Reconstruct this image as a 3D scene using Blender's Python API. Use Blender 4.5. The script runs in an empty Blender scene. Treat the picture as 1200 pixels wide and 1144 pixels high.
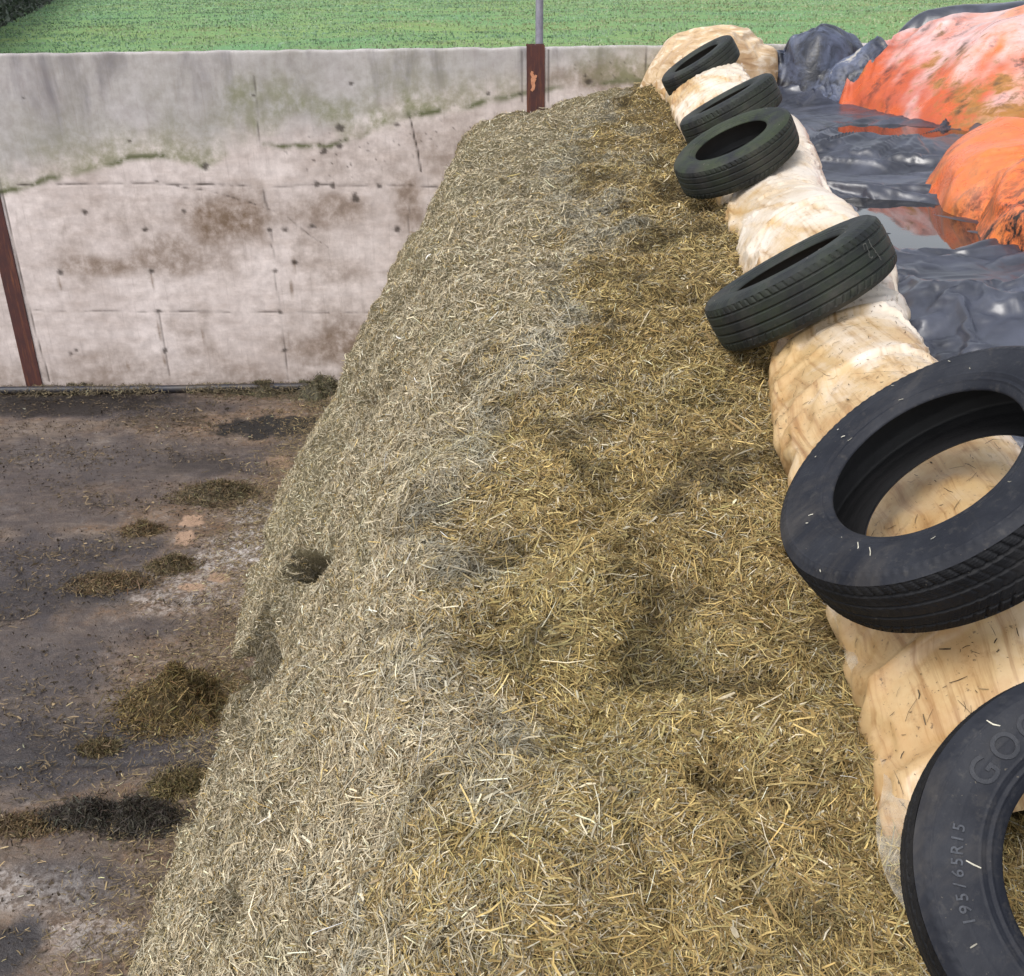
import bpy, math, random
import numpy as np
from mathutils import Matrix, Vector
rng = np.random.default_rng(7)
random.seed(7)
scene = bpy.context.scene
C = scene.collection

# ------------------------------------------------------------------ survey of the place (camera, metres)
FOC, CX, CY, EYE = 1200.0, 600.0, 572.0, 3.68
TH, ROLL = math.radians(26), 0.012
R0 = np.array([1, 0, 0.]); U0 = np.array([0, math.sin(TH), math.cos(TH)]); FW = np.array([0, math.cos(TH), -math.sin(TH)])
CI = R0 * math.cos(ROLL) - U0 * math.sin(ROLL); CJ = U0 * math.cos(ROLL) + R0 * math.sin(ROLL)
EYEP = np.array([0, 0, EYE])
def ray(x, y): return FW + CI * (x - CX) / FOC - CJ * (y - CY) / FOC
def at_y(x, y, Y):
    v = ray(x, y); return EYEP + v * Y / v[1]
def at_z(x, y, Z):
    v = ray(x, y); return EYEP + v * (Z - EYE) / v[2]

# ------------------------------------------------------------------ noise
_p = np.random.default_rng(3).permutation(256); _p = np.concatenate([_p, _p, _p])
_g = np.random.default_rng(5).normal(size=(256, 3)); _g /= np.linalg.norm(_g, axis=1)[:, None]
def perlin(P):
    P = np.asarray(P, float); i = np.floor(P).astype(int); f = P - i; i &= 255
    u = f * f * f * (f * (f * 6 - 15) + 10); out = np.zeros(P.shape[:-1])
    for dx in (0, 1):
        for dy in (0, 1):
            for dz in (0, 1):
                h = _p[_p[_p[(i[..., 0] + dx) & 255] + ((i[..., 1] + dy) & 255)] + ((i[..., 2] + dz) & 255)]
                d = (_g[h] * (f - np.array([dx, dy, dz]))).sum(-1)
                w = (u[..., 0] if dx else 1 - u[..., 0]) * (u[..., 1] if dy else 1 - u[..., 1]) * (u[..., 2] if dz else 1 - u[..., 2])
                out += w * d
    return out * 1.5
def fbm(P, s=1.0, o=4, seed=0.0, gain=.5):
    P = np.asarray(P, float) * s + seed * 17.31; a = 1.; t = 0; r = 0
    for k in range(o):
        r = r + a * perlin(P); t += a; a *= gain; P = P * 2.03 + 5.7
    return r / t * 1.4
def ridged(P, s=1.0, o=3, seed=0.0, sharp=2.0):
    P = np.asarray(P, float) * s + seed * 11.7; a = 1.; t = 0; r = 0
    for k in range(o):
        r = r + a * (1 - np.clip(np.abs(perlin(P)) * 1.7, 0, 1)) ** sharp; t += a; a *= .5; P = P * 2.1 + 3.1
    return r / t
_j = np.random.default_rng(11).random((256, 3))
def pleat(P, s=1.0, seed=0.0, warp=.12):
    """stretched film: smooth hollows that meet in straight sharp folds (0..1)"""
    P = np.asarray(P, float) * s + seed * 7.7
    P = P + np.stack([perlin(P * .9 + 2.2), perlin(P * .9 + 8.1), perlin(P * .9 + 5.5)], -1) * warp
    i = np.floor(P).astype(int); f = P - i; best = np.full(P.shape[:-1], 9.)
    for dx in (-1, 0, 1):
        for dy in (-1, 0, 1):
            for dz in (-1, 0, 1):
                h = _p[_p[_p[(i[..., 0] + dx) & 255] + ((i[..., 1] + dy) & 255)] + ((i[..., 2] + dz) & 255)]
                q = np.array([dx, dy, dz]) + _j[h] - f; best = np.minimum(best, (q * q).sum(-1))
    return np.clip(best, 0, 1)
def crease(P, s=1.0, seed=0.0, sharp=6.0, warp=.15):
    P = np.asarray(P, float) * s + seed * 13.3
    P = P + perlin(P * .7 + 4.4)[..., None] * warp
    return (1 - np.clip(np.abs(perlin(P)) * 1.7, 0, 1)) ** sharp
def sstep(a, b, x):
    t = np.clip((x - a) / (b - a), 0, 1); return t * t * (3 - 2 * t)
def v3(x, y, z=0): return np.stack(np.broadcast_arrays(x, y, z), -1).astype(float)
def lin(r, g, b):
    f = lambda c: (c / 255 / 12.92) if c <= 10 else ((c / 255 + .055) / 1.055) ** 2.4
    return (f(r), f(g), f(b), 1)

# ------------------------------------------------------------------ mesh helpers
def mesh_obj(name, V, F, mat, parent=None, smooth=True, floats=None, col=None):
    V = np.asarray(V, np.float32).reshape(-1, 3); F = np.asarray(F, np.int32)
    m = bpy.data.meshes.new(name); k = F.shape[1]
    m.vertices.add(len(V)); m.vertices.foreach_set('co', V.ravel())
    m.loops.add(F.size); m.loops.foreach_set('vertex_index', F.ravel())
    m.polygons.add(len(F)); m.polygons.foreach_set('loop_start', np.arange(0, F.size, k, dtype=np.int32))
    m.polygons.foreach_set('use_smooth', np.full(len(F), smooth))
    m.update(calc_edges=True)
    for n, a in (floats or {}).items():
        at = m.attributes.new(n, 'FLOAT', 'POINT'); at.data.foreach_set('value', np.asarray(a, np.float32).ravel())
    if col is not None:
        c = np.ones((len(V), 4), np.float32); c[:, :3] = np.asarray(col).reshape(-1, 3)
        at = m.attributes.new('Col', 'FLOAT_COLOR', 'POINT'); at.data.foreach_set('color', c.ravel())
    m.materials.append(mat)
    o = bpy.data.objects.new(name, m); C.objects.link(o)
    if parent: o.parent = parent
    return o
def quads(a, b, wrap_a=False, wrap_b=False, off=0):
    ia = np.arange(a if wrap_a else a - 1); ib = np.arange(b if wrap_b else b - 1)
    A, B = np.meshgrid(ia, ib, indexing='ij'); A2 = (A + 1) % a; B2 = (B + 1) % b
    return np.stack([A * b + B, A2 * b + B, A2 * b + B2, A * b + B2], -1).reshape(-1, 4) + off
def gnormals(G, wrap_b=False):
    if wrap_b:
        db = np.roll(G, -1, 1) - np.roll(G, 1, 1)
    else: db = np.gradient(G, axis=1)
    n = np.cross(np.gradient(G, axis=0), db); l = np.linalg.norm(n, axis=-1, keepdims=True)
    return n / np.maximum(l, 1e-9)
def empty(name, loc):
    o = bpy.data.objects.new(name, None); o.location = loc; C.objects.link(o); return o
def tag(o, label=None, cat=None, group=None, kind=None):
    if label: o['label'] = label
    if cat: o['category'] = cat
    if group: o['group'] = group
    if kind: o['kind'] = kind
    return o
def tube(path, r, seg=12):
    path = np.asarray(path, float); T = np.gradient(path, axis=0); T /= np.linalg.norm(T, axis=1)[:, None]
    up = np.where(np.abs(T[:, 2:3]) > .9, np.array([[1, 0, 0.]]), np.array([[0, 0, 1.]]))
    a = np.cross(T, up); a /= np.linalg.norm(a, axis=1)[:, None]; b = np.cross(T, a)
    t = np.linspace(0, 2 * np.pi, seg, endpoint=False)
    V = path[:, None] + r * (np.cos(t)[None, :, None] * a[:, None] + np.sin(t)[None, :, None] * b[:, None])
    return V, quads(len(path), seg, wrap_b=True)
def strands(P, N, L, W, col, lift=.3, flat=.75, dirs=None):
    """bent ribbons lying on a surface; P,N (n,3)"""
    n = len(P)
    r = rng.normal(size=(n, 3)) if dirs is None else dirs
    t = r - N * (r * N).sum(1)[:, None]; t /= np.maximum(np.linalg.norm(t, axis=1), 1e-6)[:, None]
    t = t + N * rng.normal(size=(n, 1)) * lift; t /= np.linalg.norm(t, axis=1)[:, None]
    s = np.cross(t, N); s /= np.maximum(np.linalg.norm(s, axis=1), 1e-6)[:, None]
    ang = rng.normal(size=(n, 1)) * (1 - flat) * 2
    u = np.cross(s, t); side = s * np.cos(ang) + u * np.sin(ang)
    bend = (s * rng.normal(size=(n, 1)) * .06 + u * rng.normal(size=(n, 1)) * .06) * L[:, None]
    V = np.empty((n, 3, 2, 3))
    for k, q in enumerate((-.5, 0, .5)):
        c = P + t * (q * L)[:, None] + (bend if k == 1 else 0)
        w = side * (W * (.5 if k == 1 else .34))[:, None]
        V[:, k, 0] = c - w; V[:, k, 1] = c + w
    base = np.arange(n)[:, None, None] * 6
    F = base + np.array([[0, 1, 3, 2], [2, 3, 5, 4]])[None]
    return V.reshape(-1, 3), F.reshape(-1, 4), np.repeat(col, 6, axis=0)

# ------------------------------------------------------------------ slack film settled over what it covers (cloth run once, kept as plain mesh)
CLOTHS, SOLIDS = [], []
def solid(V, F):
    o = mesh_obj('solid', V, F, M['black']); o.modifiers.new('c', 'COLLISION'); o.collision.thickness_outer = .006; o.collision.cloth_friction = 30; o.collision.use_culling = True; SOLIDS.append(o); return o
def film(V, F, pin, slack, bend=.03, mass=.3, stiff=10, damp=5, air=2):
    o = mesh_obj('film', V, F, M['black'])
    if pin is not None:
        g_ = o.vertex_groups.new(name='pin'); g_.add([int(i) for i in np.nonzero(np.asarray(pin).ravel())[0]], 1.0, 'REPLACE')
    md = o.modifiers.new('cloth', 'CLOTH'); st = md.settings; st.quality = 5; st.mass = mass; st.air_damping = air
    st.tension_stiffness = st.compression_stiffness = stiff; st.shear_stiffness = stiff * .5; st.bending_stiffness = bend; st.tension_damping = st.compression_damping = damp
    st.shrink_min = -slack; st.shrink_max = -slack
    if pin is not None: st.vertex_group_mass = 'pin'; st.pin_stiffness = 5
    cs_ = md.collision_settings; cs_.use_collision = True; cs_.distance_min = .006; cs_.collision_quality = 2; cs_.use_self_collision = False; cs_.friction = 15
    md.point_cache.frame_start = 1; md.point_cache.frame_end = 40
    CLOTHS.append(o); return o
def settle(frames):
    scene.frame_start = 1; scene.frame_end = 60
    for f in range(1, frames + 1): scene.frame_set(f)
    dg = bpy.context.evaluated_depsgraph_get(); out = []
    for o in CLOTHS:
        e = o.evaluated_get(dg); v = np.empty(len(e.data.vertices) * 3, np.float32); e.data.vertices.foreach_get('co', v); out.append(v.reshape(-1, 3).astype(float))
    for o in CLOTHS + SOLIDS: m_ = o.data; bpy.data.objects.remove(o); bpy.data.meshes.remove(m_)
    scene.frame_set(1); return out

# ------------------------------------------------------------------ materials
class NB:
    def __init__(s, name):
        s.m = bpy.data.materials.new(name); s.m.use_nodes = True; s.t = s.m.node_tree; s.t.nodes.clear()
        s.out = s.n('ShaderNodeOutputMaterial'); s.b = s.n('ShaderNodeBsdfPrincipled'); s.l(s.b.outputs[0], s.out.inputs[0])
        s.co = s.n('ShaderNodeTexCoord').outputs['Object']
    def n(s, t, **k):
        o = s.t.nodes.new(t)
        for a, v in k.items(): setattr(o, a, v)
        return o
    def l(s, a, b): s.t.links.new(a, b)
    def put(s, sock, v):
        if isinstance(v, bpy.types.NodeSocket): s.l(v, sock)
        else: sock.default_value = v
    def map(s, scale=(1, 1, 1), rot=(0, 0, 0), loc=(0, 0, 0), co=None):
        m = s.n('ShaderNodeMapping'); s.l(co or s.co, m.inputs[0]); m.inputs['Scale'].default_value = scale
        m.inputs['Rotation'].default_value = rot; m.inputs['Location'].default_value = loc; return m.outputs[0]
    def noise(s, scale, detail=6, rough=.6, co=None, dist=0):
        n = s.n('ShaderNodeTexNoise'); s.l(co or s.co, n.inputs['Vector']); n.inputs['Scale'].default_value = scale
        n.inputs['Detail'].default_value = detail; n.inputs['Roughness'].default_value = rough; n.inputs['Distortion'].default_value = dist
        return n.outputs['Fac']
    def voro(s, scale, co=None, feature='F1'):
        n = s.n('ShaderNodeTexVoronoi', feature=feature); s.l(co or s.co, n.inputs['Vector']); n.inputs['Scale'].default_value = scale
        return n.outputs['Distance']
    def ramp(s, f, stops):
        r = s.n('ShaderNodeValToRGB'); e = r.color_ramp.elements
        while len(e) < len(stops): e.new(.5)
        for i, (p, c) in enumerate(stops):
            e[i].position = p; e[i].color = c if not isinstance(c, (int, float)) else (c, c, c, 1)
        s.put(r.inputs[0], f); return r.outputs[0]
    def rng(s, f, a, b, c=0., d=1.):
        r = s.n('ShaderNodeMapRange', clamp=True); s.put(r.inputs[0], f)
        for i, v in enumerate((a, b, c, d)): r.inputs[i + 1].default_value = v
        return r.outputs[0]
    def mix(s, f, a, b, mode='MIX'):
        m = s.n('ShaderNodeMix', data_type='RGBA', blend_type=mode); s.put(m.inputs[0], f); s.put(m.inputs[6], a); s.put(m.inputs[7], b); return m.outputs[2]
    def math(s, op, a, b=0., c=0.):
        m = s.n('ShaderNodeMath', operation=op); s.put(m.inputs[0], a); s.put(m.inputs[1], b); s.put(m.inputs[2], c); return m.outputs[0]
    def attr(s, name, out='Fac'):
        a = s.n('ShaderNodeAttribute', attribute_name=name); return a.outputs[out]
    def bump(s, h, strength=.5, dist=.01, normal=None):
        b = s.n('ShaderNodeBump'); b.inputs['Strength'].default_value = strength; b.inputs['Distance'].default_value = dist
        s.put(b.inputs['Height'], h)
        if normal: s.l(normal, b.inputs['Normal'])
        return b.outputs[0]
    def set(s, **k):
        nm = dict(color='Base Color', rough='Roughness', normal='Normal', spec='Specular IOR Level', metal='Metallic', ior='IOR', trans='Transmission Weight', alpha='Alpha', coat='Coat Weight', coat_rough='Coat Roughness', sss='Subsurface Weight')
        for a, v in k.items(): s.put(s.b.inputs[nm[a]], v)
        return s.m

def mat_wall():
    b = NB('stained_concrete')
    n1 = b.noise(1.3, 8, .62); n2 = b.noise(9, 6, .65); n3 = b.noise(70, 4, .7)
    streak = b.noise(1, 6, .6, co=b.map((3.4, 3.4, .8)), dist=.5); streak2 = b.noise(1, 6, .7, co=b.map((30, 30, 1.6)))
    low = b.mix(b.rng(n1, .3, .68), lin(231, 220, 217), lin(199, 186, 181))
    n5 = b.noise(1, 6, .65, co=b.map((2.4, 2.4, 9))); low = b.mix(b.rng(n5, .46, .66, 0, .28), low, lin(150, 130, 116))
    up = b.mix(b.rng(n1, .3, .7), lin(188, 183, 183), lin(164, 160, 158))
    c = b.mix(b.attr('upper'), low, up)
    c = b.mix(b.math('MULTIPLY', b.rng(streak, .5, .78), b.attr('drip')), c, lin(108, 104, 110))
    c = b.mix(b.math('MULTIPLY', b.rng(streak2, .55, .75, 0, .35), 1.0), c, lin(120, 104, 96))
    c = b.mix(b.math('MULTIPLY', b.attr('brown'), b.rng(n2, .3, .62, .35, 1)), c, lin(112, 88, 62))
    c = b.mix(b.math('MULTIPLY', b.attr('green'), b.rng(n2, .35, .6, .2, 1)), c, lin(122, 128, 84))
    c = b.mix(b.math('MULTIPLY', b.attr('moss'), b.rng(n2, .3, .5, .3, 1)), c, lin(74, 84, 34))
    c = b.mix(b.rng(n3, .62, .75, 0, .45), c, lin(110, 96, 90))
    c = b.mix(b.rng(n2, .35, .68, 0, .38), c, lin(128, 118, 114))
    c = b.mix(b.attr('dark'), c, lin(46, 38, 32))
    h = b.math('ADD', b.math('MULTIPLY', n2, .6), b.math('MULTIPLY', n3, .4))
    return b.set(color=c, rough=b.rng(n2, .3, .7, .75, .95), normal=b.bump(h, .5, .006), spec=.3)

def mat_floor():
    b = NB('wet_stained_concrete')
    n1 = b.noise(2.2, 8, .65); n2 = b.noise(14, 8, .7); n3 = b.noise(90, 4, .7); n4 = b.noise(240, 2, .6)
    n5 = b.noise(38, 6, .7, dist=.5); n6 = b.noise(1, 6, .7, co=b.map((5, 11, 1), (0, 0, .15)), dist=.7)
    base = b.mix(b.rng(n6, .35, .65), lin(122, 108, 96), lin(82, 73, 68))
    br = b.math('MULTIPLY', b.attr('brown'), b.rng(b.math('ADD', b.math('MULTIPLY', n6, .6), b.math('MULTIPLY', n5, .5)), .42, .66))
    c = b.mix(br, base, b.mix(b.rng(n5, .35, .65), lin(56, 40, 27), lin(136, 106, 78)))
    c = b.mix(b.math('MULTIPLY', b.attr('pale'), b.rng(b.math('ADD', n5, n2), .92, 1.12)), c, lin(192, 186, 182))
    n7 = b.noise(7.5, 9, .74, dist=.4); c = b.mix(b.rng(n7, .52, .62, 0, .6), c, b.mix(n3, lin(40, 30, 22), lin(92, 70, 50))); c = b.mix(b.rng(n7, .36, .42, .45, 0), c, lin(150, 138, 130))
    c = b.mix(b.attr('peel'), c, lin(160, 132, 110))
    c = b.mix(b.math('MULTIPLY', b.attr('wet'), b.rng(n6, .2, .5, .55, .95)), c, lin(58, 54, 57))
    c = b.mix(b.rng(n3, .58, .7, 0, .6), c, lin(42, 33, 26))
    c = b.mix(b.rng(n5, .6, .7, 0, .6), c, lin(44, 34, 26))
    c = b.mix(b.rng(n4, .64, .72, 0, .5), c, lin(176, 164, 154))
    c = b.mix(b.attr('dark'), c, lin(24, 21, 20))
    r = b.math('SUBTRACT', b.rng(n6, .3, .7, .6, .9), b.math('MULTIPLY', b.attr('wet'), .42))
    h = b.math('ADD', b.math('MULTIPLY', n2, .6), b.math('MULTIPLY', n3, .4))
    return b.set(color=c, rough=r, normal=b.bump(b.math('ADD', h, n5), .8, .012), spec=.5)

def mat_strand(name='chopped_straw', gain=1.0, rough=.7):
    b = NB(name); c = b.attr('Col', 'Color')
    n = b.noise(120, 3, .6)
    c = b.mix(b.rng(n, .35, .7, 0, .35), c, (0.06, .045, .02, 1), 'MULTIPLY')
    return b.set(color=c, rough=rough, spec=.35)

def mat_heap():
    b = NB('packed_silage'); c = b.attr('Col', 'Color')
    n1 = b.noise(55, 6, .75); n2 = b.noise(1, 5, .7, co=b.map((60, 220, 120), (0, 0, .6))); n3 = b.noise(1, 5, .7, co=b.map((230, 50, 120), (0, 0, -.4)))
    h = b.math('ADD', n1, b.math('MAXIMUM', n2, n3))
    c = b.mix(b.rng(h, .85, 1.3), b.mix(.75, c, (.035, .026, .014, 1)), c)
    return b.set(color=c, rough=.9, normal=b.bump(h, 1, .02), spec=.2)

def mat_rubber(name, tint, green=0., dust=.4, tread=False):
    b = NB(name)
    n1 = b.noise(7, 6, .65); n2 = b.noise(45, 5, .7); n3 = b.noise(160, 3, .6)
    c = b.mix(b.rng(n1, .4, .75, 0, dust), tint, lin(74, 76, 82))
    c = b.mix(b.rng(n2, .56, .78, 0, dust), c, lin(98, 94, 88))
    if green: c = b.mix(b.math('MULTIPLY', b.rng(n1, .36, .56), b.rng(n2, .3, .6, .3, green)), c, lin(56, 68, 30))
    c = b.mix(b.rng(n3, .7, .76, 0, .35), c, lin(150, 140, 120))
    n4 = b.noise(2.2, 8, .72, dist=.6); c = b.mix(b.rng(n4, .52, .64, 0, dust * 1.3), c, lin(84, 80, 76)); c = b.mix(b.rng(n4, .36, .46, .5, 0), c, tuple(x * .5 for x in tint[:3]) + (1,))
    return b.set(color=c, rough=b.rng(n4, .35, .65, .5, .82), normal=b.bump(b.math('ADD', n2, b.math('MULTIPLY', n3, .4)), .3, .003), spec=.3)

def mat_cream():
    b = NB('stained_cream_plastic')
    st = b.attr('stain'); n1 = b.noise(2.6, 6, .6, dist=.3); n5 = b.noise(7, 6, .65, dist=.4)
    fold = b.noise(1, 5, .65, co=b.map((46, 1.8, 2), (0, 0, -.12)), dist=.06); n3 = b.noise(75, 5, .7); n4 = b.noise(24, 6, .72)
    c = b.mix(b.rng(n1, .35, .65), lin(217, 207, 195), lin(206, 190, 168))
    m = b.math('ADD', st, b.math('ADD', b.rng(n5, .3, .7, -.32, .32), b.rng(fold, .3, .7, -.12, .12)))
    c = b.mix(b.rng(m, .12, .75, 0, .85), c, lin(188, 156, 104))
    c = b.mix(b.rng(m, .8, 1.2, 0, .6), c, lin(166, 122, 70))
    c = b.mix(b.math('MULTIPLY', b.rng(fold, .50, .68), b.rng(m, .2, .8, 0, .8)), c, lin(132, 92, 50))
    c = b.mix(b.math('MULTIPLY', b.rng(n4, .56, .70, 0, .55), b.rng(m, 0, .6, .3, 1)), c, lin(136, 100, 62))
    c = b.mix(b.math('MULTIPLY', b.rng(n3, .62, .68), .65), c, lin(64, 48, 32))
    wv = b.n('ShaderNodeTexNoise'); wv.inputs['Scale'].default_value = 4; b.l(b.co, wv.inputs['Vector'])
    mx_ = b.n('ShaderNodeMix', data_type='VECTOR'); mx_.inputs[0].default_value = .10; b.l(b.co, mx_.inputs[4]); b.l(wv.outputs['Color'], mx_.inputs[5])
    v1 = b.voro(1, b.map((16, 5, 10), (0, 0, -.3), co=mx_.outputs[1])); v2 = b.voro(1, b.map((38, 17, 25), (0, 0, .4), co=mx_.outputs[1]))
    h = b.math('ADD', b.math('MULTIPLY', v1, v1), b.math('MULTIPLY', b.math('MULTIPLY', v2, v2), .35))
    return b.set(color=c, rough=b.rng(n5, .3, .7, .30, .48), normal=b.bump(h, .22, .010), spec=.5)

def mat_black():
    b = NB('black_plastic_film')
    n1 = b.noise(2.5, 6, .6, dist=1); n2 = b.noise(1, 3, .5, co=b.map((3, 13, 6), (0, 0, .3)), dist=.8); n3 = b.noise(1, 3, .5, co=b.map((15, 4, 6), (0, 0, .2)), dist=.6)
    n4 = b.noise(130, 4, .7)
    wv = b.n('ShaderNodeMix', data_type='VECTOR'); wn = b.n('ShaderNodeTexNoise'); wn.inputs['Scale'].default_value = 3; b.l(b.co, wn.inputs['Vector']); wv.inputs[0].default_value = .12; b.l(b.co, wv.inputs[4]); b.l(wn.outputs['Color'], wv.inputs[5]); wc = wv.outputs[1]
    v1 = b.voro(1, b.map((4, 11, 6), (0, 0, .35), co=wc)); v2 = b.voro(1, b.map((17, 8, 9), (0, 0, -.3), co=wc))
    h = b.math('ADD', b.math('MULTIPLY', v1, v1), b.math('MULTIPLY', b.math('MULTIPLY', v2, v2), .4))
    c = b.mix(b.rng(n1, .4, .75, 0, .8), lin(34, 37, 48), lin(86, 91, 108))
    c = b.mix(b.rng(n4, .62, .75, 0, .4), c, lin(120, 116, 112))
    return b.set(color=c, rough=b.rng(n1, .35, .7, .3, .46), normal=b.bump(h, .42, .012), spec=.9, coat=.25, coat_rough=.2)

def mat_dusty():
    b = NB('dusty_blue_black_plastic'); n1 = b.noise(4, 7, .65, dist=.8); n2 = b.noise(30, 5, .7); n3 = b.noise(1, 5, .6, co=b.map((9, 22, 12), (0, .3, .4)), dist=.6)
    c = b.mix(b.rng(n1, .38, .62), lin(28, 31, 40), lin(88, 96, 118)); c = b.mix(b.rng(n1, .62, .68), c, lin(168, 164, 156)); c = b.mix(b.rng(n3, .55, .68, 0, .7), c, lin(22, 22, 26)); c = b.mix(b.rng(n2, .58, .72, 0, .5), c, lin(60, 54, 46))
    return b.set(color=c, rough=b.rng(n1, .3, .65, .28, .6), normal=b.bump(n3, .4, .02), spec=.5)
def mat_orange():
    b = NB('weathered_orange_plastic')
    pale = b.attr('pale'); stain = b.attr('stain'); red = b.attr('red'); blk = b.attr('blk')
    n1 = b.noise(3.2, 7, .65, dist=1); n2 = b.noise(1, 8, .72, co=b.map((7, 14, 12), (0, 0, .5)), dist=.35); n3 = b.noise(38, 5, .7)
    c = b.mix(b.rng(n1, .35, .65), lin(230, 102, 6), lin(212, 122, 40))
    c = b.mix(b.math('MULTIPLY', red, b.rng(n1, .3, .6, .6, 1)), c, lin(176, 78, 50))
    c = b.mix(b.math('MULTIPLY', pale, b.rng(n2, .3, .62, .3, 1)), c, lin(216, 188, 186))
    m = b.math('ADD', stain, b.rng(n2, .3, .7, -.5, .5))
    c = b.mix(b.rng(m, .25, .75), c, lin(158, 108, 48))
    c = b.mix(b.math('MULTIPLY', b.rng(n2, .5, .64), b.rng(stain, .0, .8, .0, .6)), c, lin(70, 46, 30))
    c = b.mix(b.math('MULTIPLY', b.rng(b.math('ADD', n2, b.math('MULTIPLY', n3, .4)), .62, .78), blk), c, lin(34, 28, 26))
    c = b.mix(b.rng(n3, .6, .72, 0, .55), c, lin(70, 46, 36))
    rid = b.math('ABSOLUTE', b.math('SUBTRACT', n2, .5))
    return b.set(color=c, rough=b.rng(n1, .3, .7, .22, .42), normal=b.bump(b.math('ADD', b.math('MULTIPLY', rid, -1.5), b.math('MULTIPLY', n3, .08)), .4, .02), spec=.5)

def mat_simple(name, c1, c2, scale=8, rough=.6, metal=0., bump=.3, spec=.5, stretch=(1, 1, 1)):
    b = NB(name); n = b.noise(scale, 7, .65, co=b.map(stretch)); n2 = b.noise(scale * 7, 4, .7)
    c = b.mix(b.rng(n, .35, .66), c1, c2); c = b.mix(b.rng(n2, .58, .74, 0, .5), c, tuple(x * .4 for x in c1[:3]) + (1,))
    return b.set(color=c, rough=rough, metal=metal, spec=spec, normal=b.bump(b.math('ADD', n, b.math('MULTIPLY', n2, .4)), bump, .006))

def mat_rust():
    b = NB('red_oxide_steel'); n = b.noise(5, 7, .7); n2 = b.noise(1, 6, .7, co=b.map((30, 30, 3)))
    c = b.mix(b.rng(n, .35, .65), lin(78, 42, 38), lin(62, 36, 36)); c = b.mix(b.rng(n2, .5, .7, 0, .85), c, lin(112, 66, 42))
    c = b.mix(b.rng(n, .62, .7, 0, .7), c, lin(52, 34, 30))
    return b.set(color=c, rough=.8, normal=b.bump(n2, .4, .004))

def mat_field():
    b = NB('pasture_grass')
    n1 = b.noise(.16, 6, .6); n2 = b.noise(1.6, 7, .7); n3 = b.noise(.5, 5, .7); side = b.noise(.03, 2, .5)
    c = b.mix(b.rng(n1, .35, .65), lin(114, 152, 108), lin(136, 156, 98))
    c = b.mix(b.rng(n2, .4, .68), c, lin(104, 142, 94))
    c = b.mix(b.rng(n3, .52, .72, 0, .6), c, lin(126, 134, 84)); n8 = b.noise(4.5, 6, .75); c = b.mix(b.rng(n8, .52, .68, 0, .6), c, lin(70, 108, 58))
    return b.set(color=c, rough=.9, normal=b.bump(n2, .8, .15), spec=.15)

M = dict(wall=mat_wall(), floor=mat_floor(), heap=mat_heap(), straw=mat_strand(), grass=mat_strand('grass_blades'), cream=mat_cream(), black=mat_black(), orange=mat_orange(), dusty=mat_dusty(), rust=mat_rust(), field=mat_field())
M['galv'] = mat_simple('galvanised_steel', lin(150, 148, 160), lin(118, 114, 128), 14, .5, .3)
M['flake'] = mat_simple('bare_rust_patch', lin(196, 140, 108), lin(170, 110, 80), 30, .8)
M['pipe'] = mat_simple('blue_black_pipe', lin(28, 33, 48), lin(60, 52, 46), 5, .5)
M['leaf'] = mat_strand('hedge_leaves'); M['bark'] = mat_simple('hedge_wood', lin(60, 52, 46), lin(80, 70, 60), 10, .9)
M['liner'] = mat_simple('tyre_inside', lin(26, 26, 28), lin(34, 34, 36), 9, .6)
M['letter'] = mat_simple('moulded_lettering', lin(34, 37, 45), lin(28, 31, 39), 60, .6)
M['letter_pale'] = mat_simple('rubbed_lettering', lin(70, 74, 82), lin(32, 35, 43), 90, .6)
M['chalk'] = mat_simple('chalk', lin(104, 104, 98), lin(60, 60, 58), 60, .9)
def mat_bundle():
    b = NB('stained_film'); n1 = b.noise(3.5, 6, .6, dist=.6); n2 = b.noise(1, 5, .6, co=b.map((4, 6, 16), (.4, 0, .3)), dist=.8); n3 = b.noise(50, 4, .7)
    c = b.mix(b.rng(n1, .35, .65), lin(204, 178, 142), lin(168, 136, 98)); c = b.mix(b.rng(n2, .5, .66), c, lin(222, 206, 182)); c = b.mix(b.rng(n2, .3, .42, .7, 0), c, lin(138, 104, 66)); c = b.mix(b.rng(n3, .6, .72, 0, .4), c, lin(110, 84, 56))
    return b.set(color=c, rough=.42, normal=b.bump(n2, .5, .02))
M['yellow_film'] = mat_bundle()
def mat_clear():
    b = NB('clear_film'); n = b.noise(30, 5, .7)
    return b.set(color=lin(220, 212, 196), rough=.18, alpha=b.rng(n, .35, .7, .1, .42), spec=.6, normal=b.bump(b.noise(14, 5, .6), .5, .01))
M['clear'] = mat_clear()
def mat_water():
    b = NB('standing_water'); return b.set(color=(.012, .011, .010, 1), rough=.03, ior=1.33, spec=.6, normal=b.bump(b.noise(6, 3, .5), .03, .01))
M['water'] = mat_water()

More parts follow.
